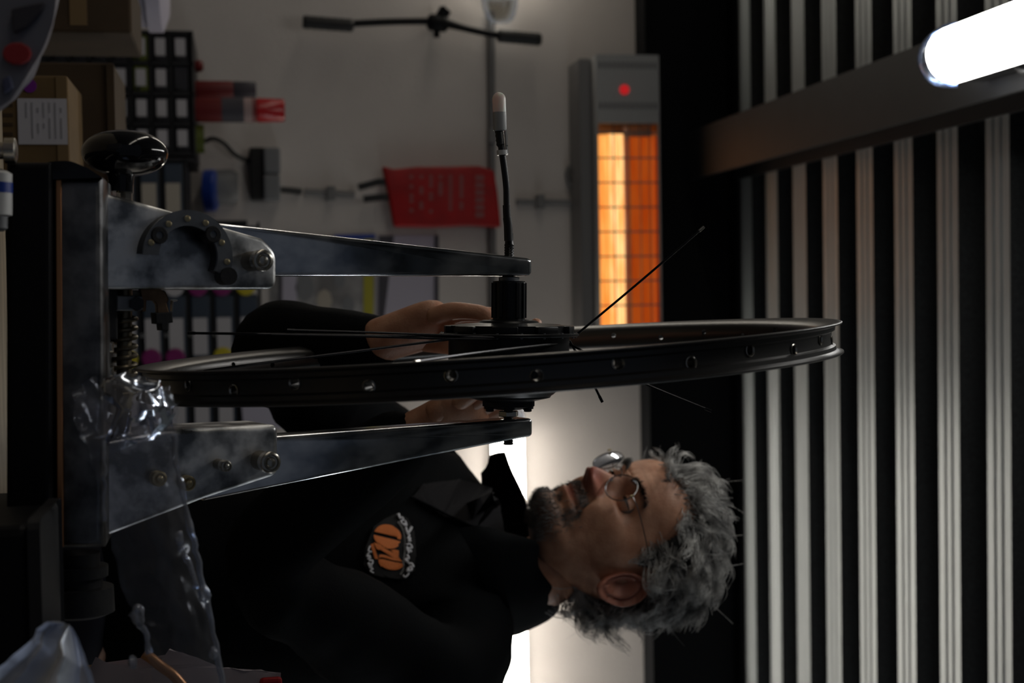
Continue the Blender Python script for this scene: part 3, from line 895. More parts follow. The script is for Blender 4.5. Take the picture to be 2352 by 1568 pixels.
bm = BM(); bm.free(); bm = tpoly([(268, 678), (332, 678), (332, 714), (268, 714)], .006, .04, .002)
ob('spring_block', bm, M['gunmetal'], st)
bm = BM(); p = TW(311, 697, .006); cyl(bm, p, p + Tn * .005, .0055, 6)
ob('block_screw', bm, M['black_gloss'], st)
bm = BM(); bm.free(); bm = tpoly([(225, 665), (272, 665), (272, 780), (225, 780)], .004, .04, .002)
ob('guide_block', bm, M['black_matt'], st)
for py in (800, 856):
    bm = tpoly([(225, py - 16), (264, py - 16), (264, py + 10), (225, py + 10)], .006, .04, .003)
    ob('guide_clip', bm, M['bolt'], st)
z_ = lambda x, y: (300 + x / 3.92, 600 + y / 3.92)
HK = [z_(*p) for p in [(85, 235), (250, 240), (315, 275), (345, 345), (325, 375), (352, 470), (245, 470), (238, 390), (215, 358), (180, 350), (145, 352), (140, 450), (105, 455), (98, 300)]]
hk = ob('feeler_hook', tpoly(HK, .006, .006, .0008), M['bronze'], st)
HT = [z_(*p) for p in [(222, 462), (378, 455), (386, 550), (345, 557), (340, 622), (280, 622), (274, 567), (230, 562)]]
ob('feeler_tip', tpoly(HT, .009, .012, .001), M['black_matt'], hk)
bm = BM(); tube(bm, [TW(*z_(362, 352), .004), TW(*z_(410, 352), .004), TW(*z_(418, 356), .004)], .0008, 6)
tube(bm, [TW(*z_(372, 352), .004), TW(*z_(368, 450), .004)], .0012, 6)
ob('feeler_pin', bm, M['bolt'], hk)
# right hand end: dark adjuster drum with steps, next to the rail
bm = BM(); p = W(180, 1268, 1.115)
lathe(bm, p, ax, [(0, .016), (.010, .016), (.010, .022), (.018, .022), (.018, .018), (.026, .018), (.026, .026), (.045, .027), (.048, .02)], 28)
ob('adjuster', bm, M['black_matt'], st, smooth=True)
bm = BM(); p = W(8, 346, 1.05); lathe(bm, p + Vector((0, 0, -.02)), (0, 0, 1), [(0, .006), (.02, .006), (.021, .009), (.028, .009), (.029, .006)], 16)
ob('clamp_screw', bm, M['bolt'], st, smooth=True)

# ================================================================== half laced wheel
YH_ = 1.27
H0 = W(1169, 690, YH_)
HA = (W(1168, 945, YH_) - H0).normalized()
hs = (H0 - CAM).dot(cF) / FPX
wh = thing('motor_wheel', H0, 'black motor hub wheel, only partly spoked, clamped in the truing stand', 'wheel')
ORG[wh.name] = Vector(H0)
T = lambda py: (py - 690) * hs
def hub(name, prof, m, n=48, parent=wh, smooth=True, ang0=0):
    bm = BM(); lathe(bm, H0, HA, [(T(y), r * hs) for y, r in prof], n, ang0=ang0)
    return ob(name, bm, m, parent, smooth=smooth, angle=30)
hub('axle', [(536, 9)] + [(560 + 3 * k, 11.6 if k % 2 else 10.0) for k in range(30)] + [(652, 11)], M['anodised'], 20)
hub('axle', [(935, 11)] + [(950 + 3 * k, 11.6 if k % 2 else 10.0) for k in range(24)] + [(1021, 11.6), (1022, 9)], M['anodised'], 20)
hub('lock_nut', [(634, 15), (637, 24), (645, 24)], M['gunmetal'], 24)
fh = hub('freehub', [(645, 34), (646, 37), (733, 37), (734, 46), (739, 46)], M['anodised'], 54)
bm = BM(); u, v, d = frame(HA)
for k in range(12):
    an = 2 * math.pi * (k + .3) / 12
    e = u * math.cos(an) + v * math.sin(an); s = d.cross(e)
    obox(bm, H0 + d * ((T(649) + T(730)) / 2) + e * (38 * hs), d, s, e, T(730) - T(649), 9 * hs, 5 * hs, .0004)
ob('splines', bm, M['anodised'], fh, kind='stuff')
fl = hub('hub_flange', [(735, 60), (737, 66), (741, 70), (744, 116), (746, 122), (747, 138), (766, 138), (767, 60)], M['anodised'], 72)
bm = BM()
for k in range(9):
    an = 2 * math.pi * (k + .35) / 9
    e = u * math.cos(an) + v * math.sin(an); s = d.cross(e)
    obox(bm, H0 + d * T(757) + e * (134 * hs), d, s, e, 19 * hs, 58 * hs, 28 * hs, .0012)
ob('flange_lobes', bm, M['anodised'], fl, smooth=True)
sf = hub('spoke_flange', [(764, 60), (764, 158), (766, 161), (770, 161), (772, 158), (773, 60)], M['anodised'], 72)
bm = BM()
for k in range(18):
    an = 2 * math.pi * k / 18
    e = u * math.cos(an) + v * math.sin(an)
    cyl(bm, H0 + d * T(762) + e * (154 * hs), H0 + d * T(775) + e * (154 * hs), 3.2 * hs, 8)
ob('spoke_seats', bm, M['gunmetal'], sf, kind='stuff')
hub('hub_shell', [(770, 60), (771, 139), (840, 139), (866, 137), (884, 126), (905, 103), (908, 98), (912, 96), (922, 56), (923, 30)], M['anodised'], 72)
dm = hub('disc_mount', [(918, 30), (919, 60), (932, 60), (934, 52), (940, 30)], M['black_matt'], 36)
for k in range(6):
    an = 2 * math.pi * (k + .15) / 6
    e = u * math.cos(an) + v * math.sin(an)
    bm = BM(); lathe(bm, H0 + d * T(920) + e * (50 * hs), d, [(0, 13 * hs), (17 * hs, 13 * hs), (17 * hs, 9 * hs), (23 * hs, 9 * hs), (24 * hs, 6 * hs)], 14)
    ob('disc_boss', bm, M['black_matt'], dm, smooth=True)
hub('axle_nut', [(943, 20), (945, 23.5), (955, 23.5), (957, 20)], M['bolt'], 6, smooth=False, ang0=.4)

# cable leaving the axle, with its clear cap
YC = 1.262
cb = [W(*p, YC) for p in [(1168, 545), (1167, 520), (1164, 470), (1163, 430), (1158, 385), (1153, 350), (1148, 310), (1146, 290)]]
bm = BM(); tube(bm, cb, 7.6 * hs, 12)
cable = ob('motor_cable', bm, M['rubber'], wh, smooth=True)
bm = BM(); tube(bm, [W(1168, 553, YC), W(1167, 520, YC), W(1165, 500, YC)], 9.8 * hs, 14); tube(bm, [W(1165, 505, YC), W(1164, 485, YC), W(1163.5, 471, YC)], 8.8 * hs, 14)
ob('cable_sleeve', bm, M['rubber'], cable, smooth=True)
bm = BM(); A_, B_ = W(1150, 337, YC), W(1145, 296, YC)
lathe(bm, A_, B_ - A_, [(0, 6.5 * hs)] + [((B_ - A_).length * k / 8, (9.5 if k % 2 else 8.2) * hs) for k in range(1, 9)], 14)
ob('cable_plug', bm, M['rubber'], cable, smooth=True)
bm = BM(); A_, B_ = W(1148.5, 301, YC), W(1145.5, 212, YC); L = (B_ - A_).length
lathe(bm, A_, B_ - A_, [(0, 13 * hs), (.0005, 14.6 * hs), (L * .30, 15.0 * hs), (L - 15 * hs, 15.2 * hs)] + [(L - 15 * hs + 15.2 * hs * math.sin(math.pi / 2 * k / 7), max(.0002, 15.2 * hs * math.cos(math.pi / 2 * k / 7))) for k in range(1, 8)], 28)
cap = ob('connector_cap', bm, M['translucent'], wh, smooth=True)
bm = BM(); A2, B2 = W(1148.3, 299, YC), W(1147, 258, YC)
lathe(bm, A2, B2 - A2, [(0, 15.1 * hs), (.0005, 15.4 * hs), ((B2 - A2).length, 15.5 * hs)], 28)
ob('cap_collar', bm, mat('frosted_grey_plastic', (.42, .43, .43), .4), cap, smooth=True)
bm = BM(); a = [W(1161, 298, YC), W(1163, 318, YC), W(1163.5, 335, YC), W(1165, 352, YC)]
for p, q in zip(a, a[1:]):
    dd = (q - p); s = dd.cross(Vector((0, 1, 0))).normalized(); obox(bm, (p + q) / 2, dd.normalized(), s, Vector((0, 1, 0)), dd.length + .0006, .0016, .005)
lathe(bm, W(1153.5, 345, YC), W(1154.2, 357, YC) - W(1153.5, 345, YC), [(0, 12.6 * hs), (11 * hs, 12.6 * hs), (11 * hs, 9 * hs), (0, 9 * hs), (0, 12.6 * hs)], 24, cap=False)
ob('cap_tether', bm, M['white'], cap, smooth=True)

# rim: hangs a little low and askew, not yet tensioned
RC = CAM + cF * 1.29 + cX * (-.0197) - cY * .0135
e1 = (cF - cY * (-.036)).normalized(); e2 = (cX + cY * .066).normalized()
rn = -e2.cross(e1).normalized()
if rn.dot(-cY) < 0: rn = -rn
e1 = (e1 - rn * e1.dot(rn)).normalized(); e2 = rn.cross(e1).normalized()
RR = .312
prof = [(-.0136, .3115), (-.0130, .3124), (-.0118, .3122), (-.0114, .3085), (-.0098, .3062), (-.0066, .3058), (-.0050, .3030), (0, .3024), (.0050, .3030), (.0066, .3058), (.0098, .3062), (.0114, .3085), (.0118, .3122), (.0130, .3124), (.0136, .3115),
        (.0137, .3080), (.0118, .3000), (.0090, .2930), (.0060, .2905), (0, .2897), (-.0060, .2905), (-.0090, .2930), (-.0118, .3000), (-.0137, .3080)]
bm = BM(); n = 224; rings = []
for k in range(n):
    an = 2 * math.pi * k / n
    e = e1 * math.cos(an) + e2 * math.sin(an)
    rings.append([bm.verts.new(RC + rn * s + e * r) for s, r in prof])
for k in range(n):
    p, q = rings[k], rings[(k + 1) % n]
    for i in range(len(prof)): bm.faces.new((p[i], p[(i + 1) % len(prof)], q[(i + 1) % len(prof)], q[i]))
rim = ob('rim', bm, M['rim'], wh, smooth=True)
# 32 spoke holes bored through
bm = BM()
HOLES = []
for k in range(32):
    an = 2 * math.pi * (k + .38) / 32
    e = e1 * math.cos(an) + e2 * math.sin(an)
    off = rn * (.0022 if k % 2 else -.0022)
    HOLES.append((RC + off, e))
    cyl(bm, RC + off + e * .280, RC + off + e * .3085, .0024, 12, .0040)
cut = ob('hole_cutter', bm, None, wh)
md = rim.modifiers.new('holes', 'BOOLEAN'); md.object = cut; md.operation = 'DIFFERENCE'; md.solver = 'EXACT'
dg = bpy.context.evaluated_depsgraph_get()
me = bpy.data.meshes.new_from_object(rim.evaluated_get(dg))
rim.modifiers.clear(); rim.data = me
bpy.data.objects.remove(cut)
me.polygons.foreach_set('use_smooth', [True] * len(me.polygons)); me.set_sharp_from_angle(angle=rad(34))
bm = BM(); c, e = HOLES[0]
ex = rn; ey = e.cross(rn)
lathe(bm, c + e * .3018, e, [(0, .0040), (.0016, .0050), (.0019, .0044), (.0008, .0036), (0, .0040)], 16, cap=False)
ey0 = ob('eyelet', bm, M['bolt'], rim, smooth=True)
for k in range(1, 32):
    c = ey0.copy(); COL.objects.link(c); c.parent = rim
    R4 = Matrix.Rotation(2 * math.pi * k / 32, 3, rn)
    org = ORG[rim.name]
    base_c = RC + rn * (-.0022)
    tgt = RC + rn * (.0022 if k % 2 else -.0022)
    if (R4 @ HOLES[0][1] - HOLES[k][1]).length > .01: R4 = Matrix.Rotation(-2 * math.pi * k / 32, 3, rn)
    loc = (tgt - org) - R4 @ (HOLES[0][0] - org)
    c.matrix_local = Matrix.Translation(loc) @ R4.to_4x4()
# welded joint / small printed mark near the top of the far arc
# spokes hooked into the hub so far
def spoke(pts, r=.0010, lit=False):
    P = [W(*p) for p in pts]
    bm = BM(); tube(bm, P, r, 8, 4)
    s = ob('spoke', bm, M['spoke'], wh, smooth=True)
    d = (P[-1] - P[-2]).normalized()
    b2 = BM(); cyl(b2, P[-1] - d * .0002, P[-1] + d * .006, r * 1.25, 8)
    ob('thread_tip', b2, M['bolt'] if lit else M['spoke'], s, smooth=True)
spoke([(1322, 770, 1.262), (1460, 655, 1.262), (1606, 530, 1.262)], .0011, True)
spoke([(1150, 775, 1.212), (1000, 773, 1.212), (700, 768, 1.20), (448, 765, 1.19)], .0011)
spoke([(1130, 773, 1.215), (1000, 769, 1.21), (840, 763, 1.205), (676, 758, 1.20)], .0010)
spoke([(1140, 779, 1.213), (1000, 777, 1.21), (860, 773, 1.2), (640, 768, 1.19)], .0010)
spoke([(1040, 778, 1.25), (900, 796, 1.24), (700, 821, 1.23), (466, 852, 1.22)], .0011, True)
spoke([(1306, 786, 1.26), (1220, 795, 1.17), (1080, 812, 1.06), (962, 829, 1.0)], .0011, True)
spoke([(1308, 782, 1.262), (1325, 812, 1.262), (1360, 876, 1.262), (1377, 910, 1.262)], .0011)
spoke([(1304, 788, 1.262), (1400, 838, 1.23), (1470, 876, 1.21), (1620, 938, 1.19)], .0010)
# ================================================================== foreground odds and ends on the bench
def crumple(p, s, a, seed=0.0):
    q = Vector(p) * s + Vector((seed, seed * .7, -seed))
    v = noise.noise_vector(q)
    w = noise.noise_vector(q * 2.3)
    # ridged: sharp creases
    return Vector((v.x, v.y, v.z)) * a * .6 + Vector((abs(w.x) - .3, abs(w.y) - .3, abs(w.z) - .3)) * a * .9
def sheet_grid(L, R, k_along, k_across, Yf, amp, sc, seed, bulge=0.0):
    """grid between two pixel polylines L and R (lists of (px,py)) at depth Yf(s,t)"""
    def along(P, s):
        f_ = s * (len(P) - 1); i = min(int(f_), len(P) - 2); q = f_ - i
        return Vector((P[i][0] * (1 - q) + P[i + 1][0] * q, P[i][1] * (1 - q) + P[i + 1][1] * q))
    bm = BM(); G = []
    for i in range(k_along + 1):
        s = i / k_along; a, b = along(L, s), along(R, s); row = []
        for j in range(k_across + 1):
            t = j / k_across; p = a * (1 - t) + b * t
            w = W(p.x, p.y, Yf(s, t))
            am = amp(s, t) if callable(amp) else amp
            row.append(bm.verts.new(w + crumple(w, sc, am, seed)))
        G.append(row)
    for i in range(k_along):
        for j in range(k_across):
            bm.faces.new((G[i][j], G[i][j + 1], G[i + 1][j + 1], G[i + 1][j]))
    return bm
M['clear'] = clear_mat('clear_bag_film', (.93, .93, .95), .26, .17, haze=.05)
M['milky'] = clear_mat('milky_film', (.45, .46, .52), .22, .45, haze=.55)
# clear bag thrown over the right half of the stand
PB = thing('clear_plastic_bag', W(250, 1100, 1.005), 'crumpled clear plastic bag hanging over the right end of the stand', 'plastic bag')
Lf = [(178, 930), (190, 1000), (232, 1110), (250, 1240), (285, 1350), (330, 1440), (352, 1570)]
Rt = [(402, 915), (410, 985), (404, 1060), (428, 1170), (452, 1290), (482, 1410), (512, 1570)]
amp = lambda s, t: .013 * (1 - min(1, s * 3.2)) + .0035
for Y_, sd in ((1.02, 1.0), (1.043, 5.0)):
    bm = sheet_grid(Lf, Rt, 90, 44, lambda s, t, Y_=Y_: Y_ - .035 * s * (1 if Y_ > 1.005 else 1) - .02 * math.sin(math.pi * t) * (1 if Y_ < 1.025 else -.3), amp, 26, sd)
    ob('bag_film', bm, M['clear'], PB, smooth=True, angle=60)
# gathered, twisted mouth of the bag
for sd, Y_, L_, R_ in ((21.0, 1.003, [(228, 868), (238, 905), (262, 950), (240, 1000), (262, 1040)], [(372, 876), (392, 902), (414, 940), (408, 978), (392, 1012)]),
                      (33.0, 1.025, [(212, 880), (230, 930), (232, 985), (225, 1030)], [(345, 872), (384, 890), (416, 948), (400, 1000)]),
                      (47.0, 1.047, [(240, 872), (222, 915), (250, 975), (245, 1035)], [(330, 870), (396, 905), (405, 960), (385, 1020)])):
    bm = sheet_grid(L_, R_, 46, 46, lambda s, t, Y_=Y_: Y_ - .02 * math.sin(math.pi * t) * math.sin(math.pi * s), .012, 15, sd)
    ob('bag_mouth', bm, M['clear'], PB, smooth=True, angle=80)
bm = sheet_grid([(158, 900), (165, 945), (178, 985), (192, 1010)], [(232, 868), (240, 905), (262, 955), (245, 1000)], 30, 30, lambda s, t: 1 + .02 * t, .008, 26, 3.0)
ob('bag_flap', bm, M['clear'], PB, smooth=True, angle=30)
def seam(P, r, Y):
    bm = BM(); pts = []
    for i, p in enumerate(spline([W(*q, Y) for q in P], 7)):
        pts.append(p + crumple(p, 40, .003, 2.0))
    tube(bm, pts, lambda s: r * (1 + .45 * noise.noise(Vector((s * 17, 1.7, .3)))), 8, smooth=False)
    return ob('bag_seam', bm, M['film_edge'], PB, smooth=True)
M['film_edge'] = clear_mat('folded_film_edge', (.80, .82, .85), .50, .14, haze=.26)
seam([(398, 1000), (407, 1060), (420, 1120), (430, 1180), (444, 1230), (462, 1320), (480, 1400), (500, 1490), (515, 1570)], .0019, 0.975)
seam([(410, 1232), (424, 1270), (440, 1310), (452, 1350)], .0018, 0.97)
seam([(238, 1010), (243, 1060), (240, 1120), (238, 1200)], .0012, 0.975)
seam([(300, 1405), (318, 1425), (330, 1450), (345, 1500)], .0022, 0.965)
for px, py, r in ((470, 1366, .0042), (318, 1414, .0046), (412, 1237, .0030), (490, 1500, .0030), (305, 1520, .003)):
    bm = BM(); c = W(px, py, 0.965)
    bmesh.ops.create_icosphere(bm, subdivisions=3, radius=1.0)
    for v in bm.verts:
        q = c + Vector((v.co.x * r * 1.6, v.co.y * r * .8, v.co.z * r))
        v.co = q + crumple(q, 150, r * .5, 4.0)
    ob('bag_crinkle', bm, M['film_edge'], PB, smooth=True)

# milky plastic sheet at the lower edge, next to the black tool case
ms = sheet_grid([(-40, 1570), (20, 1520), (75, 1462), (85, 1440), (115, 1425), (150, 1432)], [(215, 1640), (212, 1590), (205, 1540), (196, 1500), (182, 1468), (165, 1438)], 40, 40, lambda s, t: .86 + .04 * s + .015 * math.sin(9 * t), .005, 13, 12.0)
ob('milky_plastic_sheet', ms, M['milky'], smooth=True, angle=40, label='folded milky plastic sheet on the bench, right of the clear bag', cat='plastic sheet')
# black tool case
t = thing('tool_case', W(60, 1400, .93), 'black tool case lying on the bench past the right end of the rail', 'case')
a, b = W(-30, 1212, .93), W(90, 1600, .93)
ob('case_body', box(BM(), (a.x, .93, BZ + .0005), (b.x + .0, 1.03, W(72, 1400, .93).z), .006), M['black_paint'], t)
ob('case_lid', box(BM(), (a.x - .004, .926, W(72, 1400, .93).z + .001), (b.x + .004, 1.034, W(92, 1400, .93).z), .006), M['black_matt'], t)
bm = BM()
box(bm, (a.x + .02, .920, BZ + .018), (a.x + .045, .932, BZ + .044), .003)
ob('latch', bm, M['gunmetal'], t)
# pale crumpled paper bag with a red top, right edge
t = thing('pale_paper_bag', W(400, 1560, 1.16), 'pale pinkish crumpled paper bag with a red edge at the right of the bench', 'paper bag')
M['pinkish'] = mat('pinkish_paper', (.42, .36, .38), .75, bump=.3, bscale=20)
PT = [(150, 1640), (222, 1512), (255, 1530), (330, 1540), (368, 1522), (388, 1490), (430, 1506), (505, 1536), (600, 1540), (640, 1548), (640, 1660)]
Yb = 1.17
bm = BM()
fr = [bm.verts.new(W(*p, Yb)) for p in PT]; bk = [bm.verts.new(W(p[0], p[1] + 12, Yb + .07)) for p in PT]
bm.faces.new(fr); bm.faces.new(bk[::-1])
for i in range(len(PT)): bm.faces.new((fr[i], fr[(i + 1) % len(PT)], bk[(i + 1) % len(PT)], bk[i]))
bmesh.ops.triangulate(bm, faces=bm.faces)
bmesh.ops.subdivide_edges(bm, edges=bm.edges, cuts=3, use_grid_fill=True)
for v in bm.verts: v.co += crumple(v.co, 22, .004, 7.0)
pb = ob('bag_body', bm, M['pinkish'], t, smooth=True, angle=35)
z_top = W(640, 1560, Yb).z
a = W(600, 1550, Yb)
ob('red_edge', box(BM(), (a.x + .002, Yb - .004, W(596, 1560, Yb).z), (a.x + .10, Yb + .004, W(642, 1560, Yb).z + .002), .003), M['red'], t)
bm = BM(); zb_ = W(228, 1560, Yb).z
box(bm, (W(300, 1530, Yb).x + .012, Yb + .004, BZ + .0005), (W(300, 1530, Yb).x + .10, Yb + .066, zb_), .004)
ob('bag_base', bm, M['cardboard'], t)
# copper coloured hose curl in front of it
bm = BM(); tube(bm, [W(*p, 1.145) for p in [(330, 1500), (348, 1512), (370, 1530), (400, 1552), (432, 1590)]], .0042, 10)
ob('copper_hose', bm, mat('copper_hose', (.45, .22, .10), .35, .6), smooth=True, label='thin copper coloured hose curving over the pale paper bag', cat='hose')

# white sack with red and navy print, upper left corner of the picture, resting on the bench
t = thing('printed_sack', W(30, 120, .88), 'white plastic sack with blurred red and navy print at the upper left corner', 'sack')
M['sack'] = mat('white_sack_plastic', (.22, .22, .26), .4, bump=.25, bscale=14)
Ys = .88
SK = [(-395, -260), (150, -260), (132, 0), (114, 60), (88, 120), (60, 180), (24, 236), (-24, 275), (-395, 285)]
bm = BM()
fr = [bm.verts.new(W(*p, Ys)) for p in SK]; bk = [bm.verts.new(W(p[0] + 12, p[1], Ys + .09)) for p in SK]
bm.faces.new(fr); bm.faces.new(bk[::-1])
for i in range(len(SK)): bm.faces.new((fr[i], fr[(i + 1) % len(SK)], bk[(i + 1) % len(SK)], bk[i]))
bmesh.ops.triangulate(bm, faces=bm.faces); bmesh.ops.subdivide_edges(bm, edges=bm.edges, cuts=3, use_grid_fill=True)
for v in bm.verts: v.co += crumple(v.co, 14, .005, 3.0); v.co.z = max(v.co.z, BZ + .001)
sk = ob('sack_body', bm, M['sack'], t, smooth=True, angle=45)
bvh = None
def print_on(pts, m, name, parent, Y=Ys - .004):
    bm = BM(); prism(bm, [W(*p, Y) for p in pts], (0, .004, 0), .001)
    return ob(name, bm, m, parent)
print_on([(10 + 34 * math.cos(a) * 1.0 + 28, 122 + 26 * math.sin(a)) for a in [k * .628 for k in range(10)]], mat('faded_red_print', (.42, .03, .035), .6), 'red_print', sk)
print_on([(25, 20), (60, 12), (104, 4), (96, 24), (60, 62), (30, 76)], M['ink'], 'navy_print', sk)
print_on([(4, 180), (22, 172), (30, 200), (8, 214)], mat('faded_blue_print', (.10, .11, .2), .6), 'blue_print', sk)
# small white and blue bottle lying at the lower left edge
bm = BM(); a, b = W(-12, 392, 1.02), W(-12, 470, 1.02)
lathe(bm, a, b - a, [(0, .008), (.002, .0115), (.030, .0115), (.031, .009)], 20)
t = thing('small_bottle', (a.x, 1.02, BZ), 'small white bottle with a blue band lying in front of the black stand base', 'bottle')
o = ob('bottle_body', bm, M['white'], t, smooth=True)
bm = BM(); L = (b - a).normalized(); lathe(bm, a + L * .008, L, [(0, .0118), (.007, .0118)], 20, cap=False)
ob('blue_band', bm, M['blue'], t, smooth=True)
bm = BM(); lathe(bm, b, L, [(0, .0085), (.016, .0085), (.018, .006)], 16)
ob('bottle_cap', bm, M['grey_box'], t, smooth=True)
# ================================================================== the man
def skin_mesh(chains, sub=2, root=0, smooth=True):
    """chains: list of [(point, radius), ...]; equal points are joined. Grown with the Skin modifier"""
    V, R, E = [], [], []
    def vid(p, r):
        for i, q in enumerate(V):
            if (q - p).length < 1e-5:
                return i
        V.append(Vector(p)); R.append(r); return len(V) - 1
    for ch in chains:
        ids = [vid(Vector(p), r) for p, r in ch]
        E += [(a, b) for a, b in zip(ids, ids[1:]) if a != b]
    me = bpy.data.meshes.new('skin'); me.from_pydata([tuple(v) for v in V], E, [])
    o = bpy.data.objects.new('skin', me); COL.objects.link(o)
    md = o.modifiers.new('s', 'SKIN'); md.use_smooth_shade = True
    for i, r in enumerate(R):
        rr = r if isinstance(r, tuple) else (r, r)
        me.skin_vertices[0].data[i].radius = rr
    me.skin_vertices[0].data[root].use_root = True
    ss = o.modifiers.new('u', 'SUBSURF'); ss.levels = sub; ss.render_levels = sub
    dg = bpy.context.evaluated_depsgraph_get()
    out = bpy.data.meshes.new_from_object(o.evaluated_get(dg))
    bpy.data.objects.remove(o); bpy.data.meshes.remove(me)
    return out
def add_mesh(bm, me):
    bm.from_mesh(me)
    return bm

# --- head frame
HC = W(1437, 1232, 1.82)
TH, PI_, RO_ = rad(65), rad(12), rad(-1.0)
fw = Vector((-math.sin(TH) * math.cos(PI_), -math.cos(TH) * math.cos(PI_), -math.sin(PI_)))
rt = fw.cross(Vector((0, 0, 1))).normalized()
up = rt.cross(fw).normalized()
rt, up = (rt * math.cos(RO_) + up * math.sin(RO_)), (up * math.cos(RO_) - rt * math.sin(RO_))
CM = .0102                                                   # one head unit
def HW(x, y, z):
    return HC + (rt * x + fw * y + up * z) * CM
from bisect import bisect
def lerp(tab, z):
    zs = [t[0] for t in tab]
    if z <= zs[0]: return tab[0][1]
    if z >= zs[-1]: return tab[-1][1]
    i = bisect(zs, z) - 1
    # cubic (catmull) for smooth outlines
    p0, p1, p2, p3 = tab[max(i - 1, 0)][1], tab[i][1], tab[i + 1][1], tab[min(i + 2, len(tab) - 1)][1]
    t = (z - zs[i]) / (zs[i + 1] - zs[i])
    m1 = (p2 - p0) / max(1e-6, (zs[min(i + 1, len(zs) - 1)] - zs[max(i - 1, 0)])) * (zs[i + 1] - zs[i])
    m2 = (p3 - p1) / max(1e-6, (zs[min(i + 2, len(zs) - 1)] - zs[i])) * (zs[i + 1] - zs[i])
    return (2 * t**3 - 3 * t**2 + 1) * p1 + (t**3 - 2 * t**2 + t) * m1 + (-2 * t**3 + 3 * t**2) * p2 + (t**3 - t**2) * m2
FR = [(-12.2, 4.2), (-11.7, 6.6), (-11, 8.2), (-10, 9.1), (-9, 9.05), (-8, 8.5), (-7, 8.9), (-6, 9.0), (-4.5, 8.9), (-3, 8.7), (-1.5, 8.5), (0, 8.5), (1.3, 9.2), (2.2, 9.5), (4, 9.45), (6, 8.9), (8, 7.4), (9.6, 5.2), (10.6, 2.8), (11.0, .2)]
WD = [(-12.2, 2.0), (-11.7, 2.9), (-11, 3.7), (-10, 4.5), (-9, 5.1), (-7, 5.9), (-5, 6.5), (-3, 6.9), (0, 7.15), (2, 7.3), (4, 7.5), (6, 7.35), (8, 6.4), (9.6, 4.6), (10.6, 2.4), (11.0, .15)]
BK = [(-12.2, 1.5), (-11.7, .6), (-11, -.4), (-10, -1.6), (-9, -3.0), (-7, -5.4), (-5, -7.2), (-3, -8.5), (0, -9.5), (2, -9.8), (4, -9.7), (6, -9.0), (8, -7.2), (9.6, -4.8), (10.6, -2.2), (11.0, -.1)]
NA, NZ = 260, 230
def gau(x, s): return math.exp(-.5 * (x / s) ** 2)
def head_pt(a, z):
    """a: angle from the front towards the right ear (+x)"""
    yf, w, yb = lerp(FR, z), lerp(WD, z), lerp(BK, z)
    c = -.6 if z > -6 else -.6 + (-6 - z) * .55
    c = min(c, yf - .05); c = max(c, yb + .05)
    s, co = math.sin(a), math.cos(a)
    ex = .82
    x = w * math.copysign(abs(s) ** ex, s)
    y = c + ((yf - c) * abs(co) ** .86 if co > 0 else -(c - yb) * abs(co) ** .9)
    if co > 0:
        fx = abs(x)
        # eye sockets, brows, cheekbones
        y -= 1.05 * gau(fx - 3.2, 1.45) * gau(z - .1, 1.15) * co
        y += .42 * gau(fx - 2.7, 1.9) * gau(z - 1.75, .55)
        y += .40 * gau(fx - 3.6, 1.2) * gau(z + 1.55, .55)          # bag under the eye
        y -= .20 * gau(fx - 3.3, 1.3) * gau(z + .95, .25)
        x += math.copysign(.35, s) * gau(fx - 5.6, 1.3) * gau(z + 2.2, 1.3)
        y += .35 * gau(fx - 4.2, 1.2) * gau(z + 2.6, 1.1)
        y -= .55 * gau(fx - 4.6, 1.3) * gau(z + 6.6, 1.8)           # hollow cheek
        # nose
        if -4.9 < z < 1.6:
            H = lerp([(-4.9, 0), (-4.4, .15), (-4.05, 1.25), (-3.6, 2.55), (-3.0, 3.05), (-2.3, 2.85), (-1.2, 2.0), (0, 1.05), (.8, .45), (1.6, .1)], z)
            Wn = lerp([(-4.9, 1.2), (-4.0, 1.05), (-3.2, 1.08), (-2.3, .82), (-1.2, .72), (0, .68), (1.6, .9)], z)
            y += H * gau(fx, Wn) * (1.0 if fx < 3.2 else 0)
            y += 1.15 * gau(fx - 1.55, .50) * gau(z + 3.55, .52)     # wings
            y -= .50 * gau(fx - .75, .32) * gau(z + 4.25, .22)       # nostrils
            y -= .35 * gau(fx - 2.25, .28) * gau(z + 3.5, .7)
        # nasolabial fold and second cheek crease
        for (x0, z0, x1, z1, d_, sg) in ((2.0, -3.6, 3.7, -7.4, .60, .27), (3.1, -7.6, 3.6, -9.4, .16, .3), (4.6, -4.4, 5.4, -8.0, .16, .35)):
            t = max(0, min(1, ((fx - x0) * (x1 - x0) + (z - z0) * (z1 - z0)) / ((x1 - x0) ** 2 + (z1 - z0) ** 2)))
            dd = math.hypot(fx - x0 - t * (x1 - x0), z - z0 - t * (z1 - z0))
            y -= d_ * gau(dd, sg) * (1 - abs(2 * t - 1) ** 3)
        y += .50 * gau(fx - 3.5, .75) * gau(z + 4.6, 1.3)
        # mouth
        y += (.34 * gau(z + 5.75, .34) + .40 * gau(z + 6.85, .42)) * gau(fx, 1.55)
        y -= .50 * gau(z + 6.28, .17) * gau(fx, 1.75)
        y -= .22 * gau(fx - 2.55, .35) * gau(z + 6.35, .4)
        y -= .14 * gau(fx, .28) * gau(z + 4.95, .45)
        y -= .25 * gau(z + 8.0, .4) * gau(fx, 1.5)
        y += .35 * gau(z + 9.9, .9) * gau(fx, 1.7)
        # brow furrows
        if z > 2.3:
            y -= .022 * gau(fx, 3.2) * (gau(z - 3.2, .13) + gau(z - 4.1, .13) + gau(z - 4.9, .12))
        y -= .16 * gau(fx - .55, .15) * gau(z - 1.9, .5)
    # temple hollow, jaw line
    x -= math.copysign(.38, s) * gau(y - 5.2, 1.7) * gau(z - 2.3, 1.8) if abs(s) > .3 else 0
    return x, y, z
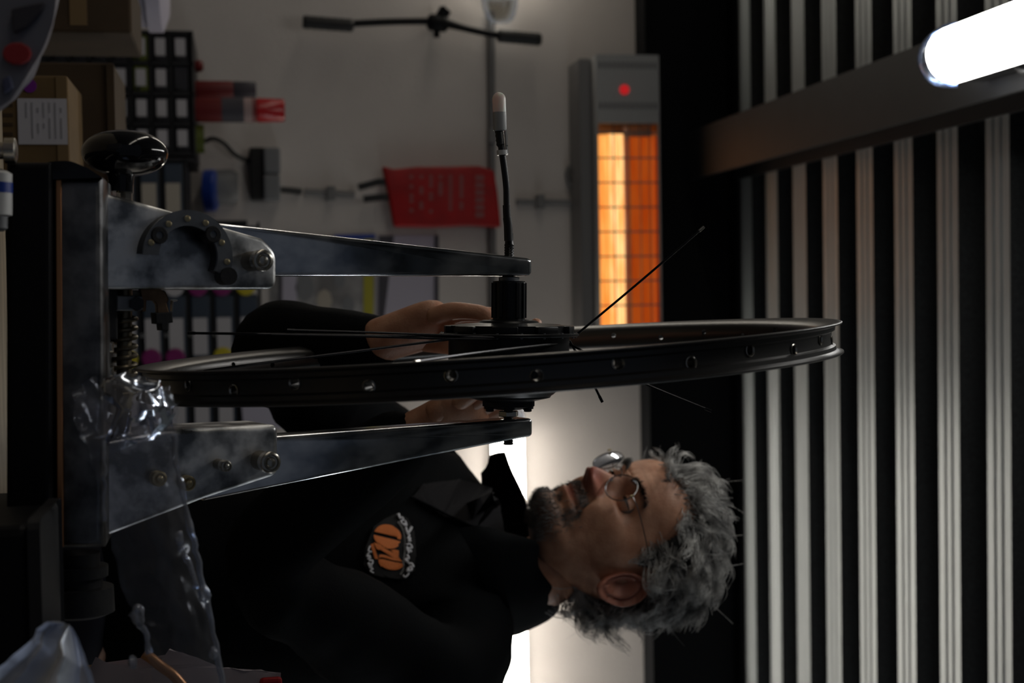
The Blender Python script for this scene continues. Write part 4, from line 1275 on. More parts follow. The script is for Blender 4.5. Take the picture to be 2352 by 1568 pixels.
ZL = [-12.2 + 23.2 * (i / NZ) for i in range(NZ + 1)]
V = []; F = []
for z in ZL:
    for k in range(NA):
        V.append(head_pt(2 * math.pi * k / NA, z))
for i in range(NZ):
    for k in range(NA):
        a, b = i * NA + k, i * NA + (k + 1) % NA
        F.append((a, b, b + NA, a + NA))
F.append(tuple(range(NA))[::-1]); F.append(tuple(NZ * NA + k for k in range(NA)))
HEADV = V
head_me = bpy.data.meshes.new('h'); head_me.from_pydata([tuple(HW(*v)) for v in V], [], F)
HEAD_BVH = BVHTree.FromPolygons([HW(*v) for v in V], F)

# --- ears: a dished shell with helix, antihelix, concha and lobe
def ear(side):
    vs, fs = [], []
    NR, NP = 16, 48
    for j in range(NR + 1):
        r = j / NR
        for k in range(NP):
            ph = 2 * math.pi * k / NP
            cx, cz = math.cos(ph), math.sin(ph)               # cx>0: back of the ear
            ry = (2.5 if cx > 0 else 1.8) * (1 - .25 * max(0, -cz)); rz = 3.45
            yy = -cx * ry * r; zz = cz * rz * r
            h = .60 * gau(r - .93, .09) * (1 - .8 * gau(ph - math.pi, .6)) + .45 * gau(r - .58, .12) * (1 if cx > -.2 else .1) - .75 * gau(r, .33) * (1 if True else 0)
            h -= .30 * gau(r - .77, .07) * (1 if cz > -.5 else .3)
            if cz < -.75: h += .25 * gau(r - .8, .3)
            lift = .55 + .75 * r * max(0, cx) + .15 * max(0, cz) * r
            tw = rad(14)
            yb, zb = yy * math.cos(tw) - zz * math.sin(tw), zz * math.cos(tw) + yy * math.sin(tw)
            vs.append((side * (7.0 + h * 1.05 + lift), yb - 1.5, zb - 2.7))
    for j in range(NR):
        for k in range(NP):
            a, b = j * NP + k, j * NP + (k + 1) % NP
            fs.append((a, b, b + NP, a + NP))
    base = len(vs)
    for k in range(NP):                                       # back side, rooted in the head
        p = vs[NR * NP + k]; vs.append((p[0] - side * .35, p[1] * .985, p[2]))
    for k in range(NP):
        p = vs[NR * NP + k]; vs.append((side * 6.2, -1.3 + (p[1] + 1.5) * .5, -2.5 + (p[2] + 2.7) * .72))
    for k in range(NP):
        a, b = NR * NP + k, NR * NP + (k + 1) % NP
        c, d = base + k, base + (k + 1) % NP
        fs.append((a, b, d, c)); fs.append((c, d, d + NP, c + NP))
    me = bpy.data.meshes.new('e'); me.from_pydata([tuple(HW(*v)) for v in vs], [], fs)
    return me

# --- body joints (metres)
neck_lo = HW(0, -2.6, -16.5); neck_hi = HW(0, -1.6, -7)
SR = W(955, 1085, 2.02); SL = W(1046, 1600, 1.70)
chest = (SR + SL) / 2 + Vector((0.02, .02, -.02))
bfw = Vector((0, 0, 1)).cross((SL - SR)).normalized()       # chest forward
bfw = -bfw if bfw.dot(fw) < 0 else bfw
hipc = Vector((W(300, 1345, 1.90).x, 1.90, .92))
shl = (SL - SR).normalized()
ER, WR_ = W(592, 800, 1.64), W(885, 778, 1.50)
EL, WL_ = W(560, 1290, 1.50), W(958, 995, 1.46)
def limb(a, b, ra, rb, n=4, mid=None):
    out = []
    for i in range(n + 1):
        t = i / n
        r = ra * (1 - t) + rb * t
        if mid: r += mid * math.sin(math.pi * t)
        out.append((a.lerp(b, t), r))
    return out

# --- hands: palm plus five bent fingers
def hand(wrist, along, palm, side, curl, spread=.10, thumb_dir=None, size=1.0, thumb_curl=.5):
    """along: wrist -> knuckles; palm: direction the palm faces; side: unit from little finger to index"""
    al = along.normalized(); pn = (palm - al * palm.dot(al)).normalized(); sd = al.cross(pn).normalized() * side
    ch = []
    mid = wrist + al * .045 * size
    ch.append([(wrist - al * .02, (.024, .030)), (wrist, (.021, .029)), (mid, (.020, .036)), (wrist + al * .080 * size, (.016, .036))])
    kn = wrist + al * .090 * size
    offs = [(.030, .044, .026, .021), (.010, .048, .030, .022), (-.011, .044, .028, .021), (-.030, .034, .021, .019)]
    for i, (o_, l1, l2, l3) in enumerate(offs):
        base = kn + sd * o_ * size - al * abs(o_) * .18 + pn * .002
        c_ = curl[i] if isinstance(curl, (list, tuple)) else curl
        pts = [(wrist + al * .055 * size + sd * o_ * .75 * size, .0105), (base, .0100)]
        p = base; an = c_ * .55
        for l, rr in ((l1, .0088), (l2, .0082), (l3, .0066)):
            d = (al * math.cos(an) + pn * math.sin(an) + sd * (o_ * spread * 10)).normalized()
            q = p + d * l * size
            pts.append((p.lerp(q, .5), rr * .98)); pts.append((q, rr)); p = q; an += c_
        ch.append(pts)
    td = (thumb_dir or (al * .55 + sd * .85 + pn * .35)).normalized()
    t0 = wrist + al * .022 * size + sd * .022 * size; t1 = t0 + td * .040 * size
    d2 = (td * (1 - thumb_curl) + (al * .8 + pn * .5) * thumb_curl).normalized(); t2 = t1 + d2 * .034 * size
    d3 = (d2 + (pn * .6 + al * .3) * thumb_curl).normalized(); t3 = t2 + d3 * .026 * size
    ch.append([(t0, .0150), (t1, .0125), (t1.lerp(t2, .5), .0100), (t2, .0105), (t3, .0078)])
    return ch
def build_hand(*a, **k):
    bm = BM()
    for c in hand(*a, **k):
        add_mesh(bm, skin_mesh([c], 2, 0))
    return bm

body_ch = [
    [(neck_hi, .055), (HW(0, -2.4, -12), .053), (neck_lo, .050), (chest + Vector((0, 0, .0)), .060), (chest.lerp(hipc, .35), .075), (chest.lerp(hipc, .7), .08), (hipc, .08)],
    [(chest + Vector((0, 0, .0)), .060), (SR, .030)] + limb(SR, ER, .030, .028)[1:] + limb(ER, WR_, .028, .029)[1:],
    [(chest + Vector((0, 0, .0)), .060), (SL, .030)] + limb(SL, EL, .030, .028)[1:] + limb(EL, WL_, .028, .029)[1:],
]
hipd = shl
for s_ in (-1, 1):
    hp = hipc + shl * .09 * s_ + Vector((0, 0, -.06))
    kn = Vector((hp.x - .02, hp.y - .03, .48)); an = Vector((kn.x + .02, kn.y + .04, .085))
    body_ch.append([(hipc, .08), (hp, .05)] + limb(hp, kn, .050, .040)[1:] + limb(kn, an, .040, .032)[1:])
bm = BM()
add_mesh(bm, head_me)
add_mesh(bm, ear(1)); add_mesh(bm, ear(-1))
add_mesh(bm, skin_mesh(body_ch, 2, 3))
hR_dir = (W(1075, 716, 1.47) - WR_)
tmp = build_hand(WR_, hR_dir, Vector((.9, -.3, .15)), 1, [.62, .66, .70, .74], thumb_dir=Vector((.15, -.75, .65)))
me = bpy.data.meshes.new('t'); tmp.to_mesh(me); tmp.free(); add_mesh(bm, me)
hL_dir = (W(1110, 925, 1.43) - WL_)
tmp = build_hand(WL_, hL_dir, Vector((-.85, .35, .1)), 1, [.45, .5, .55, .6], thumb_dir=Vector((-.5, -.1, .8)))
me = bpy.data.meshes.new('t'); tmp.to_mesh(me); tmp.free(); add_mesh(bm, me)

# skin: tan, redder at nose and ears, grey stubble where the beard grows
sk = bpy.data.materials.new('skin'); sk.use_nodes = True
nt = sk.node_tree; b = nt.nodes['Principled BSDF']
b.inputs['Roughness'].default_value = .46
b.inputs['Subsurface Weight'].default_value = .12
b.inputs['Subsurface Radius'].default_value = (1.0, .35, .2)
b.inputs['Subsurface Scale'].default_value = .006
at = N(sk, 'ShaderNodeAttribute'); at.attribute_name = 'beard'
nz = N(sk, 'ShaderNodeTexNoise'); nz.inputs['Scale'].default_value = 55; nz.inputs['Detail'].default_value = 6
tc = N(sk, 'ShaderNodeTexCoord'); nt.links.new(tc.outputs['Object'], nz.inputs[0])
rp = N(sk, 'ShaderNodeValToRGB'); rp.color_ramp.elements[0].position = .35; rp.color_ramp.elements[1].position = .7
rp.color_ramp.elements[0].color = (.50, .235, .140, 1); rp.color_ramp.elements[1].color = (.68, .37, .24, 1)
mx = N(sk, 'ShaderNodeMix'); mx.data_type = 'RGBA'
mx.inputs['B'].default_value = (.060, .050, .045, 1)
mx2 = N(sk, 'ShaderNodeMix'); mx2.data_type = 'RGBA'; mx2.inputs['B'].default_value = (.46, .135, .105, 1)
at2 = N(sk, 'ShaderNodeAttribute'); at2.attribute_name = 'flush'
nt.links.new(nz.outputs[0], rp.inputs[0]); nt.links.new(rp.outputs[0], mx2.inputs['A']); nt.links.new(at2.outputs['Fac'], mx2.inputs['Factor'])
nt.links.new(mx2.outputs['Result'], mx.inputs['A']); nt.links.new(at.outputs['Fac'], mx.inputs['Factor'])
nt.links.new(mx.outputs['Result'], b.inputs['Base Color'])
n3 = N(sk, 'ShaderNodeTexNoise'); n3.inputs['Scale'].default_value = 420; n3.inputs['Detail'].default_value = 3
nt.links.new(tc.outputs['Object'], n3.inputs[0])
bp = N(sk, 'ShaderNodeBump'); bp.inputs['Strength'].default_value = .35; bp.inputs['Distance'].default_value = .0012
nt.links.new(n3.outputs[0], bp.inputs['Height']); nt.links.new(bp.outputs[0], b.inputs['Normal'])

body = ob('person', bm, sk, None, smooth=True, angle=75, label='grey curly haired man in round wire glasses and black collared shirt, leaning over the wheel', cat='person')
PORG = ORG[body.name]
def sstep(a, b, x):
    t = max(0, min(1, (x - a) / (b - a))); return t * t * (3 - 2 * t)
def beard_w(x, y, z):
    fx = abs(x)
    w = 0
    if y > 1.5 and z < -3.6:
        chin = sstep(-7.6, -8.6, z) * sstep(3.9, 2.9, fx)
        must = sstep(-4.2, -4.7, z) * sstep(-6.0, -5.6, z) * sstep(3.2, 2.5, fx)
        side = sstep(-5.2, -6.0, z) * gau(fx - 3.05, .55)
        lip = gau(fx, .55) * sstep(-7.1, -7.5, z)
        jaw = .25 * sstep(-8.0, -10.0, z) * sstep(1, 4, y)
        w = max(chin, must, side * .8, lip * .8, jaw)
        w *= 1 - .9 * gau(z + 6.4, .55) * gau(fx, 1.3)
    return min(1, w) * (.78 if z > -7.6 else .62)
me = body.data
n = len(me.vertices)
be = np.zeros(n); fl_ = np.zeros(n)
for i, v in enumerate(HEADV):
    be[i] = beard_w(*v)
    x, y, z = v
    fl_[i] = min(1, .9 * gau(abs(x), 1.7) * gau(z + 3.3, 1.2) * (1 if y > 8.8 else 0) + .7 * gau(abs(x), 1.4) * gau(z + 6.3, .5) * (1 if y > 8 else 0))
nh = len(HEADV)
fl_[nh:nh + 2 * (17 * 48 + 96)] = .55
for nm, arr in (('beard', be), ('flush', fl_)):
    a = me.attributes.new(nm, 'FLOAT', 'POINT'); a.data.foreach_set('value', arr.astype(np.float32))

# --- eyes
M['eye_white'] = mat('eye_white', (.30, .26, .24), .3)
M['iris'] = mat('dark_iris', (.03, .02, .012), .1)
for s_ in (-1, 1):
    c = HW(s_ * 3.15, 7.05, .05); gz = (fw * .92 - up * .30 - rt * s_ * 0).normalized()
    bm = BM(); lathe(bm, c, gz, [(CM * 1.22 * -math.cos(math.pi * k / 14), max(.00005, CM * 1.22 * math.sin(math.pi * k / 14))) for k in range(15)], 24, cap=False)
    e = ob('eye', bm, M['eye_white'], body, smooth=True)
    bm = BM(); lathe(bm, c, gz, [(CM * 1.24 * math.cos(math.pi / 2 * k / 12), max(.00005, CM * 1.24 * math.sin(math.pi / 2 * k / 12))) for k in range(0, 5)], 20, cap=False)
    ob('iris', bm, M['iris'], e, smooth=True)
    # upper and lower lids
    for sg, e_edge in ((1, 4), (-1, -15)):
        bm = BM(); rows = []
        for i in range(9):
            row = []
            for j in range(19):
                a_ = rad(-82 + 164 * j / 18)
                e0 = rad(e_edge) * math.cos(a_)
                e_ = e0 + (sg * rad(84) - e0) * i / 8
                r_ = 1.31 + (.05 if i == 0 else 0)
                row.append(bm.verts.new(HW(s_ * 3.15 + r_ * 1.06 * math.sin(a_) * math.cos(e_), 7.05 + r_ * math.cos(a_) * math.cos(e_), .05 + r_ * math.sin(e_))))
            rows.append(row)
        for p, q in zip(rows, rows[1:]):
            for j in range(18): bm.faces.new((p[j], p[j + 1], q[j + 1], q[j]))
        ob('eyelid', bm, sk, body, smooth=True, angle=180)
# --- hair: dense curly strands over a close cap
def mkhair(name, colr, strands, r, m):
    """strands: list of point lists -> three-sided tapering tubes in one mesh"""
    VV, FF = [], []
    for P in strands:
        base = len(VV); k = len(P)
        for i, p in enumerate(P):
            d = (P[min(i + 1, k - 1)] - P[max(i - 1, 0)])
            if d.length < 1e-7: d = Vector((0, 0, 1))
            d.normalize(); u = d.orthogonal().normalized(); v = d.cross(u)
            rr = r * (1 - .65 * i / (k - 1))
            for j in range(3):
                an = 2.0944 * j
                VV.append(tuple(p + (u * math.cos(an) + v * math.sin(an)) * rr))
        for i in range(k - 1):
            for j in range(3):
                a, b_ = base + i * 3 + j, base + i * 3 + (j + 1) % 3
                FF.append((a, b_, b_ + 3, a + 3))
    me = bpy.data.meshes.new(name); me.from_pydata(VV, [], FF)
    return ob(name, me, m, body, smooth=True, angle=180, kind=None)
HL = [(0, 5.7), (14, 5.9), (30, 7.2), (46, 7.6), (58, 6.2), (68, 3.6), (76, .8), (83, -.9), (88, .4), (94, 2.4), (106, 2.2), (116, -.8), (122, -3.2), (128, -5.5), (145, -8.4), (165, -9.6), (180, -9.8)]
def hairline(adeg): return lerp(HL, adeg)
def hmat(name, root, tip, rough=.38):
    m = bpy.data.materials.new(name); m.use_nodes = True; nt = m.node_tree; b = nt.nodes['Principled BSDF']
    b.inputs['Roughness'].default_value = rough; b.inputs['Specular IOR Level'].default_value = .6
    tc = N(m, 'ShaderNodeTexCoord'); n_ = N(m, 'ShaderNodeTexNoise'); n_.inputs['Scale'].default_value = 38; n_.inputs['Detail'].default_value = 4
    r_ = N(m, 'ShaderNodeValToRGB'); r_.color_ramp.elements[0].position = .36; r_.color_ramp.elements[1].position = .62
    r_.color_ramp.elements[0].color = (*root, 1); r_.color_ramp.elements[1].color = (*tip, 1)
    nt.links.new(tc.outputs['Object'], n_.inputs[0]); nt.links.new(n_.outputs[0], r_.inputs[0]); nt.links.new(r_.outputs[0], b.inputs['Base Color'])
    return m
M['hair'] = hmat('grey_hair', (.15, .148, .145), (.82, .81, .78))
M['hair_cap'] = mat('hair_roots', (.06, .058, .055), .8, vary=.3, scale=150, bump=.4, bscale=200)
M['beard'] = hmat('grey_black_beard', (.020, .018, .017), (.16, .15, .14))
rng = random.Random(5)
def scalp_point(z, adeg):
    a = rad(adeg)
    x, y, z = head_pt(a, z)
    x2, y2, z2 = head_pt(a + .02, z); x3, y3, z3 = head_pt(a, min(10.99, z + .1))
    P0 = HW(x, y, z)
    nrm = (HW(x2, y2, z2) - P0).cross(HW(x3, y3, z3) - P0)
    if nrm.length < 1e-12: return None
    nrm.normalize()
    if nrm.dot(P0 - HW(0, -.5, 1.5)) < 0: nrm = -nrm
    return P0, nrm, a, Vector((x, y, z))
clumps = []; tries = 0
while len(clumps) < 640 and tries < 30000:
    tries += 1
    z = rng.uniform(-9.8, 10.95); adeg = rng.uniform(0, 360); aa = min(adeg, 360 - adeg)
    if rng.random() > (lerp(WD, z) + 3) / 10.5: continue
    hl = hairline(aa) + rng.gauss(0, .2)
    if z < hl: continue
    sp = scalp_point(z, adeg)
    if sp is None: continue
    clumps.append((z, adeg, aa, hl, sp))
strands = []
for z, adeg, aa, hl, (P0, nrm, a, v3) in clumps:
    front = sstep(60, 0, aa); side = math.copysign(1, math.sin(a))
    cl = noise.noise_vector(v3 * .34 + Vector((3, 1, 7)))
    comb = (-fw * (.55 - .9 * front * sstep(10, 6, z)) - up * (.55 - 1.0 * front) + rt * side * .25 * (1 - front))
    comb = comb + (rt * cl.x + fw * cl.y + up * cl.z) * 1.6 + Vector((rng.gauss(0, .35), rng.gauss(0, .35), rng.gauss(0, .35)))
    comb = (comb - nrm * comb.dot(nrm)).normalized()
    bi = nrm.cross(comb)
    edge = sstep(0, 2.2, z - hl)
    L0 = CM * (2.5 + 2.2 * edge) * rng.uniform(.8, 1.2) * (1.25 if z < -3 and aa > 110 else 1)
    lift0 = .58 + .28 * edge + .25 * cl.z
    ph0 = rng.uniform(0, 6.28); turns = rng.uniform(4.6, 7.2) * rng.choice((-1, 1)); amp0 = CM * rng.uniform(.45, .85)
    k = 13
    for _ in range(15):
        # spread the roots round the clump's centre, gather the tips
        o1, o2 = rng.gauss(0, .55) * CM, rng.gauss(0, .55) * CM
        L = L0 * rng.uniform(.8, 1.1); ph = ph0 + rng.gauss(0, .28); am_ = amp0 * rng.uniform(.85, 1.15); lf = lift0 * rng.uniform(.85, 1.12)
        P = []
        for i in range(k):
            s_ = i / (k - 1)
            g = 1 - .72 * s_ ** .8
            p = P0 - nrm * .0008 + comb * (L * s_ + o1 * g) + bi * (o2 * g) - nrm * ((o1 * o1 + o2 * o2) * g / (18 * CM)) + nrm * (L * lf * math.sin(min(1.0, s_ * 1.15) * math.pi * .62) * .60)
            tw = ph + s_ * turns
            P.append(p + (bi * math.sin(tw) + nrm * math.cos(tw) * .65) * am_ * s_ ** .65)
        strands.append(P)
for _ in range(150):                                          # flyaway hairs
    P0 = rng.choice(strands)[5]; d = (P0 - HC).normalized() + Vector((rng.gauss(0, .5), rng.gauss(0, .5), rng.gauss(0, .5)))
    c2 = Vector((rng.gauss(0, 1), rng.gauss(0, 1), rng.gauss(0, 1)))
    L = CM * rng.uniform(1.2, 2.6)
    strands.append([P0 + d * (L * i / 8) + c2 * (L * .35 * (i / 8) ** 2) for i in range(9)])
hair = mkhair('hair', None, strands, .00052, M['hair'])
# cap of roots so that no skin shows between the strands
capV = []; capF = []; idx = {}
for i in range(NZ + 1):
    for k in range(NA):
        aa = 360 * k / NA; aa = min(aa, 360 - aa)
        if ZL[i] > hairline(aa) + (.9 if aa < 75 else .5):
            x, y, z = HEADV[i * NA + k]
            g = 1.035 + .012 * noise.noise(Vector((x, y, z)) * 1.6)
            idx[(i, k)] = len(capV); capV.append(tuple(HW(x * g, -.5 + (y + .5) * g, 1 + (z - 1) * g)))
for i in range(NZ):
    for k in range(NA):
        q = [(i, k), (i, (k + 1) % NA), (i + 1, (k + 1) % NA), (i + 1, k)]
        if all(t_ in idx for t_ in q): capF.append([idx[t_] for t_ in q])
me = bpy.data.meshes.new('scalp'); me.from_pydata(capV, [], capF)
ob('hair_roots', me, M['hair_cap'], body, smooth=True)
# short beard
strands = []; tries = 0
while len(strands) < 2600 and tries < 60000:
    tries += 1
    z = rng.uniform(-12, -3.8); a = rng.uniform(-1.15, 1.15)
    x, y, zz = head_pt(a, z)
    w = beard_w(x, y, z)
    if rng.random() > w: continue
    P0 = HW(x, y, z)
    x2, y2, z2 = head_pt(a + .02, z); x3, y3, z3 = head_pt(a, z + .1)
    nrm = (HW(x2, y2, z2) - P0).cross(HW(x3, y3, z3) - P0).normalized()
    if nrm.dot(P0 - HW(0, 0, z)) < 0: nrm = -nrm
    d = (nrm * .75 - up * .75 + Vector((rng.gauss(0, .3), rng.gauss(0, .3), rng.gauss(0, .3)))).normalized()
    L = CM * rng.uniform(.25, .62)
    strands.append([P0 - nrm * .0003 + d * (L * i / 3) - up * (L * .25 * (i / 3) ** 2) for i in range(4)])
ob_b = mkhair('beard', None, strands, .00038, M['beard'])
# eyebrows
strands = []
for s_ in (-1, 1):
    for _ in range(330):
        t = rng.random(); x = 1.1 + 3.9 * t; z = 1.55 + .75 * math.sin(t * 2.3) + rng.gauss(0, .20)
        h = HEAD_BVH.ray_cast(HW(s_ * x, 16, z), -fw)
        if h[0] is None: continue
        d = (rt * s_ * .8 + up * (.5 - .8 * t) + fw * .45).normalized()
        strands.append([h[0] + d * (CM * .75 * i / 3) for i in range(4)])
mkhair('eyebrows', None, strands, .00042, M['beard'])

# --- glasses: a thing of its own, worn on the nose
gl = thing('eyeglasses', HW(0, 9.5, -.4), 'round wire rimmed glasses worn by the grey haired man', 'glasses')
M['lens'] = clear_mat('spectacle_lens', (.70, .68, .68), .16, .02)
GY = 10.35
for s_ in (-1, 1):
    c = HW(s_ * 3.25, GY - .35, -.35); nrm = (fw + rt * s_ * .16 - up * .12).normalized()
    gx = up.cross(nrm).normalized(); gz = nrm.cross(gx)
    P = [c + (gx * 2.25 * math.cos(t) + gz * 2.02 * math.sin(t)) * CM for t in [2 * math.pi * k / 40 for k in range(40)]]
    bm = BM(); tube(bm, P, .00085, 7, smooth=False, closed=True)
    ob('rim_wire', bm, M['wire'], gl, smooth=True)
    bm = BM(); rows = []
    for j in range(1, 7):
        rr = j / 6
        rows.append([bm.verts.new(c + (gx * 2.2 * rr * math.cos(t) + gz * 1.98 * rr * math.sin(t)) * CM + nrm * (.22 * (1 - rr * rr) * CM)) for t in [2 * math.pi * k / 32 for k in range(32)]])
    for p, q in zip(rows, rows[1:]):
        for j in range(32): bm.faces.new((p[j], p[(j + 1) % 32], q[(j + 1) % 32], q[j]))
    bm.faces.new(rows[0])
    ob('lens', bm, M['lens'], gl, smooth=True)
    hinge = c + (rt * s_ * 2.3 + up * .75) * CM
    bm = BM(); tube(bm, [hinge, HW(s_ * 6.6, 8.6, .75), HW(s_ * 7.75, 4, 1.05), HW(s_ * 7.9, 0, 1.2), HW(s_ * 7.9, -1.4, .9), HW(s_ * 7.6, -2.8, -.4)], .00075, 7)
    ob('temple', bm, M['wire'], gl, smooth=True)
    bm = BM(); cyl(bm, hinge - up * .0022, hinge + up * .0022, .0016, 8)
    ob('hinge', bm, M['brass'], gl, smooth=True)
    bm = BM(); q = HW(s_ * 1.05, 9.95, -1.15); bmesh.ops.create_icosphere(bm, subdivisions=2, radius=.0030, matrix=Matrix.Translation(q))
    ob('nose_pad', bm, M['translucent'], gl, smooth=True)
bm = BM(); tube(bm, [HW(-1.15, GY - .25, .1), HW(-.5, GY + .15, .5), HW(.5, GY + .15, .5), HW(1.15, GY - .25, .1)], .0008, 7)
ob('bridge', bm, M['wire'], gl, smooth=True)

# --- shirt: torso and sleeves with folds
sh_ch = [
    [(neck_lo + Vector((0, 0, -.030)), .066), (chest + Vector((0, 0, .04)), (.125, .14)), (chest.lerp(hipc, .35), (.160, .175)), (chest.lerp(hipc, .7), (.162, .180)), (hipc + Vector((0, 0, -.06)), (.160, .182))],
    [(chest + Vector((0, 0, .04)), (.125, .14)), (SR + shl * .045 + Vector((0, 0, .012)), .080), (SR, .072)] + limb(SR, ER, .068, .058)[1:] + limb(ER, ER.lerp(WR_, 1.06), .056, .039, mid=.002)[1:],
    [(chest + Vector((0, 0, .04)), (.125, .14)), (W(1048, 1455, 1.79), .096), (SL, .090)] + limb(SL, EL, .072, .060)[1:] + limb(EL, EL.lerp(WL_, 1.08), .056, .040, mid=.002)[1:],
]
sm = skin_mesh(sh_ch, 2, 1)
bm = BM(); bm.from_mesh(sm)
for _ in range(6):
    bmesh.ops.smooth_vert(bm, verts=bm.verts, factor=.5, use_axis_x=True, use_axis_y=True, use_axis_z=True)
bmesh.ops.subdivide_edges(bm, edges=bm.edges, cuts=1, use_grid_fill=True)
bm.normal_update()
for v in bm.verts:
    p = v.co
    # folds run from the collar down across the chest and round the elbows
    q = Vector((p.x * 9 + p.z * 7, p.y * 9, p.z * 3.2))
    f1 = noise.noise(q) ; f2 = noise.noise(q * 2.4 + Vector((4, 4, 4)))
    f3 = 1 - abs(noise.noise(Vector((p.x * 5 + p.z * 9 + 2, p.y * 7, p.z * 2.2 - p.x * 3))) ) * 2.2
    v.co = p + v.normal * (.009 * f1 + .004 * f2 + .006 * f3)
shirt = ob('shirt', bm, M['fabric'], body, smooth=True, angle=180)
SHV = [v.co + ORG['person'] for v in shirt.data.vertices]
SH_BVH = BVHTree.FromPolygons(SHV, [tuple(p.vertices) for p in shirt.data.polygons])

# --- collar standing open round the neck, its far tip pointing forward
ctop = spline([W(*p) for p in [(1156, 1223, 1.765), (1232, 1246, 1.765), (1243, 1300, 1.775), (1274, 1360, 1.80), (1283, 1402, 1.87), (1278, 1392, 1.95), (1235, 1290, 1.98), (1206, 1160, 1.93), (1191, 1102, 1.905), (1159, 1038, 1.87)]], 8)
cbot = spline([W(*p) for p in [(1058, 1212, 1.745), (1080, 1262, 1.735), (1105, 1335, 1.745), (1140, 1410, 1.78), (1160, 1462, 1.87), (1160, 1420, 1.97), (1140, 1300, 1.99), (1100, 1180, 1.975), (1098, 1130, 1.95), (1104, 1086, 1.91)]], 8)
bm = BM(); rows = []
for a_, b_ in zip(ctop, cbot):
    row = []
    for j in range(9):
        t = j / 8
        p = b_.lerp(a_, t)
        out_ = (p - (neck_lo + Vector((0, 0, .03)))); out_.z = 0
        row.append(bm.verts.new(p + out_.normalized() * (.010 * math.sin(math.pi * t)) + Vector((0, 0, .003 * math.sin(9 * t + a_.x * 60)))))
    rows.append(row)
for p, q in zip(rows, rows[1:]):
    for j in range(8): bm.faces.new((p[j], p[j + 1], q[j + 1], q[j]))
bmesh.ops.recalc_face_normals(bm, faces=bm.faces)
bmesh.ops.solidify(bm, geom=bm.faces[:], thickness=.0022)
collar = ob('collar', bm, M['fabric'], body, smooth=True, angle=50)

# --- flat pieces sewn on the chest, laid on the cloth
def on_shirt(px, py, off):
    d = (W(px, py, 2.0) - CAM).normalized()
    h = SH_BVH.ray_cast(CAM, d)
    if h[0] is None: return W(px, py, 1.75)
    n_ = h[1] if h[1].dot(d) < 0 else -h[1]
    return h[0] + n_ * off
def patch(name, pts, m, off, parent=None, cuts=3, thick=.0006):
    bm = BM()
    f = bm.faces.new([bm.verts.new((x, y, 0)) for x, y in pts])
    bmesh.ops.triangulate(bm, faces=bm.faces)
    for _ in range(cuts): bmesh.ops.subdivide_edges(bm, edges=bm.edges, cuts=1)
    for v in bm.verts: v.co = on_shirt(v.co.x, v.co.y, off)
    bmesh.ops.solidify(bm, geom=bm.faces[:], thickness=thick)
    return ob(name, bm, m, parent or shirt, smooth=True, angle=60)
plk = patch('placket', [(945, 1148), (968, 1120), (1050, 1108), (1130, 1130), (1140, 1165), (1150, 1228), (1090, 1222), (1010, 1190)], M['fabric_in'], .007, cuts=4)
bm = BM(); tube(bm, [on_shirt(*p, .009) for p in [(940, 1152), (980, 1172), (1030, 1196), (1090, 1222), (1150, 1234)]], .0016, 6)
ob('placket_seam', bm, M['fabric'], plk, smooth=True)
# emblem: orange OZO with white script above and below on a black ground
zz = lambda x, y: (760 + x / 5.6, 1100 + y / 5.6)
em = patch('emblem', [zz(*p) for p in [(560, 640), (700, 540), (860, 470), (980, 540), (1060, 700), (1090, 1000), (1080, 1200), (960, 1310), (760, 1290), (560, 1240), (420, 1120), (430, 960)]], M['patch'], .0055, cuts=4)
def ell(cx, cy, rx, ry, rot, a0, a1, n=22):
    o = []
    for k in range(n + 1):
        t = rad(a0 + (a1 - a0) * k / n); x, y = rx * math.cos(t), ry * math.sin(t)
        o.append(zz(cx + x * math.cos(rot) - y * math.sin(rot), cy + x * math.sin(rot) + y * math.cos(rot)))
    return o
OR = M['orange']
rt_ = rad(14)
patch('letter_o', ell(722, 762, 165, 128, rt_, 182, 356), OR, .0075, em)
patch('letter_o', ell(718, 790, 165, 122, rt_, 4, 176), OR, .0075, em)
patch('letter_o_joint', [zz(*p) for p in [(842, 775), (880, 785), (878, 815), (842, 808)]], OR, .0076, em, 2)
patch('letter_z', [zz(*p) for p in [(512, 885), (545, 868), (596, 1020), (600, 1040), (562, 1036)]], OR, .0075, em)
patch('letter_z', [zz(*p) for p in [(556, 858), (600, 872), (830, 992), (880, 1062), (800, 1040), (640, 940), (575, 905)]], OR, .0075, em)
patch('letter_z', [zz(*p) for p in [(748, 930), (800, 924), (852, 938), (850, 1012), (806, 985)]], OR, .0075, em)
patch('letter_z', [zz(*p) for p in [(618, 985), (690, 1000), (800, 1040), (880, 1062), (905, 1082), (780, 1062), (660, 1030), (612, 1020)]], OR, .0075, em)
patch('letter_o', ell(772, 1075, 166, 118, rt_, 2, 178), OR, .0075, em)
def script(pts, r=.0011, name='script'):
    bm = BM(); tube(bm, [on_shirt(*zz(*p), .008) for p in pts], r, 6, 6)
    ob(name, bm, M['thread'], em, smooth=True)
# upper script: looping strokes
script([(850, 500), (858, 525), (848, 530)], .0022)
script([(862, 555), (900, 545), (915, 575), (885, 590), (905, 625), (945, 620), (935, 585), (955, 640), (915, 640)], .0013)
script([(940, 660), (955, 720), (975, 725), (1000, 690), (1018, 655)], .0018)
script([(955, 745), (990, 760), (965, 800), (1000, 800), (975, 835), (1010, 830)], .0013)
script([(960, 880), (1000, 870), (1030, 915), (990, 925), (1020, 965), (970, 955), (965, 905), (985, 990)], .0013)
script([(965, 1010), (985, 1050), (960, 1080), (995, 1110)], .0017)
script([(1000, 1130), (1040, 1130), (1060, 1165), (1020, 1170), (1040, 1205), (985, 1225), (1005, 1180)], .0016)
script([(920, 1265), (960, 1290), (1010, 1250)], .0011)
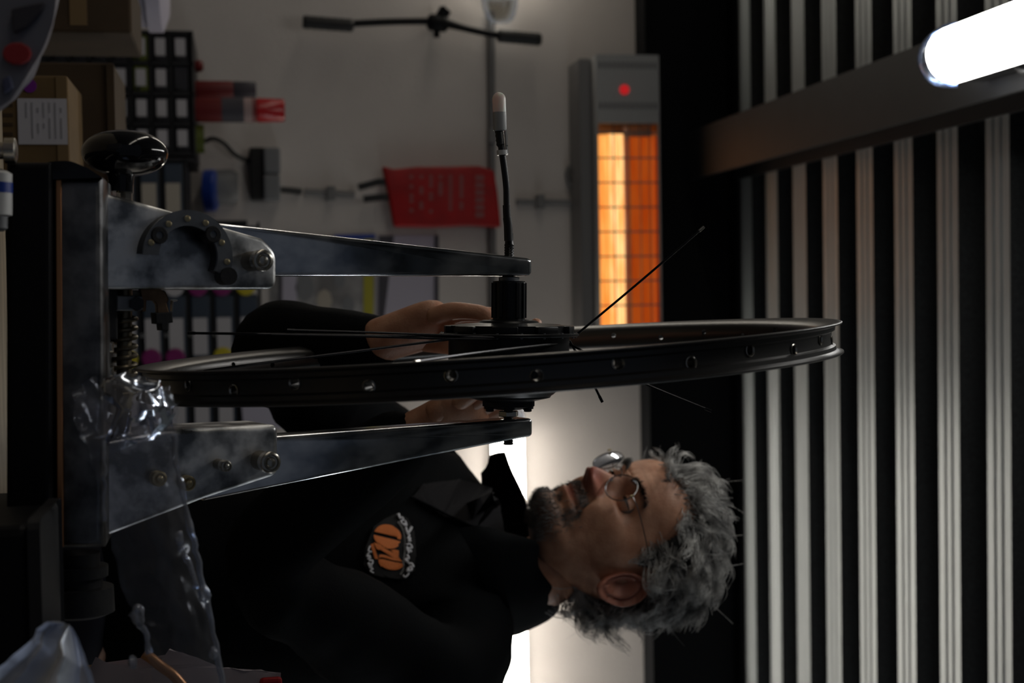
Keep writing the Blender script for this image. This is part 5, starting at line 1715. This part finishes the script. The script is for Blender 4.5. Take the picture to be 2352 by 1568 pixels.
# fine ring of small print
bm = BM()
ring = spline([Vector((*zz(*p), 0)) for p in [(852, 600), (905, 680), (930, 800), (940, 960), (930, 1060), (935, 1150), (890, 1250)]], 7)
for i, p in enumerate(ring):
    q = ring[min(i + 1, len(ring) - 1)] - ring[max(i - 1, 0)]; q.normalize(); s_ = Vector((-q.y, q.x, 0))
    v = [bm.verts.new(on_shirt(*(p + q * a_ + s_ * b_).xy, .008)) for a_, b_ in ((-.8, -2.4), (.8, -2.4), (.8, 2.4), (-.8, 2.4))]
    bm.faces.new(v)
ob('small_print', bm, mat('grey_embroidery', (.20, .195, .19), .8), em, kind='stuff')
# lower script
script([(500, 905), (470, 935), (515, 950)], .0012)
script([(480, 955), (450, 1005), (490, 1000), (465, 1040), (505, 1020)], .0013)
script([(480, 1060), (525, 1065), (510, 1110), (470, 1095), (490, 1135), (520, 1130)], .0013)
script([(480, 1150), (530, 1165), (500, 1190), (545, 1220)], .0009)

# --- trousers and shoes (behind the bench)
tr_ch = [[(hipc + Vector((0, 0, .02)), (.140, .160)), (hipc + Vector((0, 0, -.02)), (.142, .165))]]
for s_ in (-1, 1):
    hp = hipc + shl * .09 * s_ + Vector((0, 0, -.06))
    kn = Vector((hp.x - .02, hp.y - .03, .48)); an = Vector((kn.x + .02, kn.y + .04, .085))
    tr_ch.append([(hipc + Vector((0, 0, -.02)), (.142, .165)), (hp, .098)] + limb(hp, kn, .094, .076)[1:] + limb(kn, an + Vector((0, 0, .02)), .074, .060)[1:])
tm = skin_mesh(tr_ch, 2, 0); bm = BM(); bm.from_mesh(tm)
ob('trousers', bm, M['trousers'], body, smooth=True, angle=180)
for s_ in (-1, 1):
    hp = hipc + shl * .09 * s_
    an = Vector((hp.x, hp.y + .01, 0))
    f3 = Vector((bfw.x, bfw.y, 0)).normalized()
    bm = BM(); add_mesh(bm, skin_mesh([[(an - f3 * .05 + Vector((0, 0, .045)), (.042, .042)), (an + f3 * .02 + Vector((0, 0, .055)), (.045, .050)), (an + f3 * .11 + Vector((0, 0, .036)), (.044, .034)), (an + f3 * .19 + Vector((0, 0, .028)), (.036, .026))]], 2, 0))
    for v in bm.verts: v.co.z = max(.0, v.co.z)
    ob('shoe', bm, M['rubber'], body, smooth=True, angle=60)
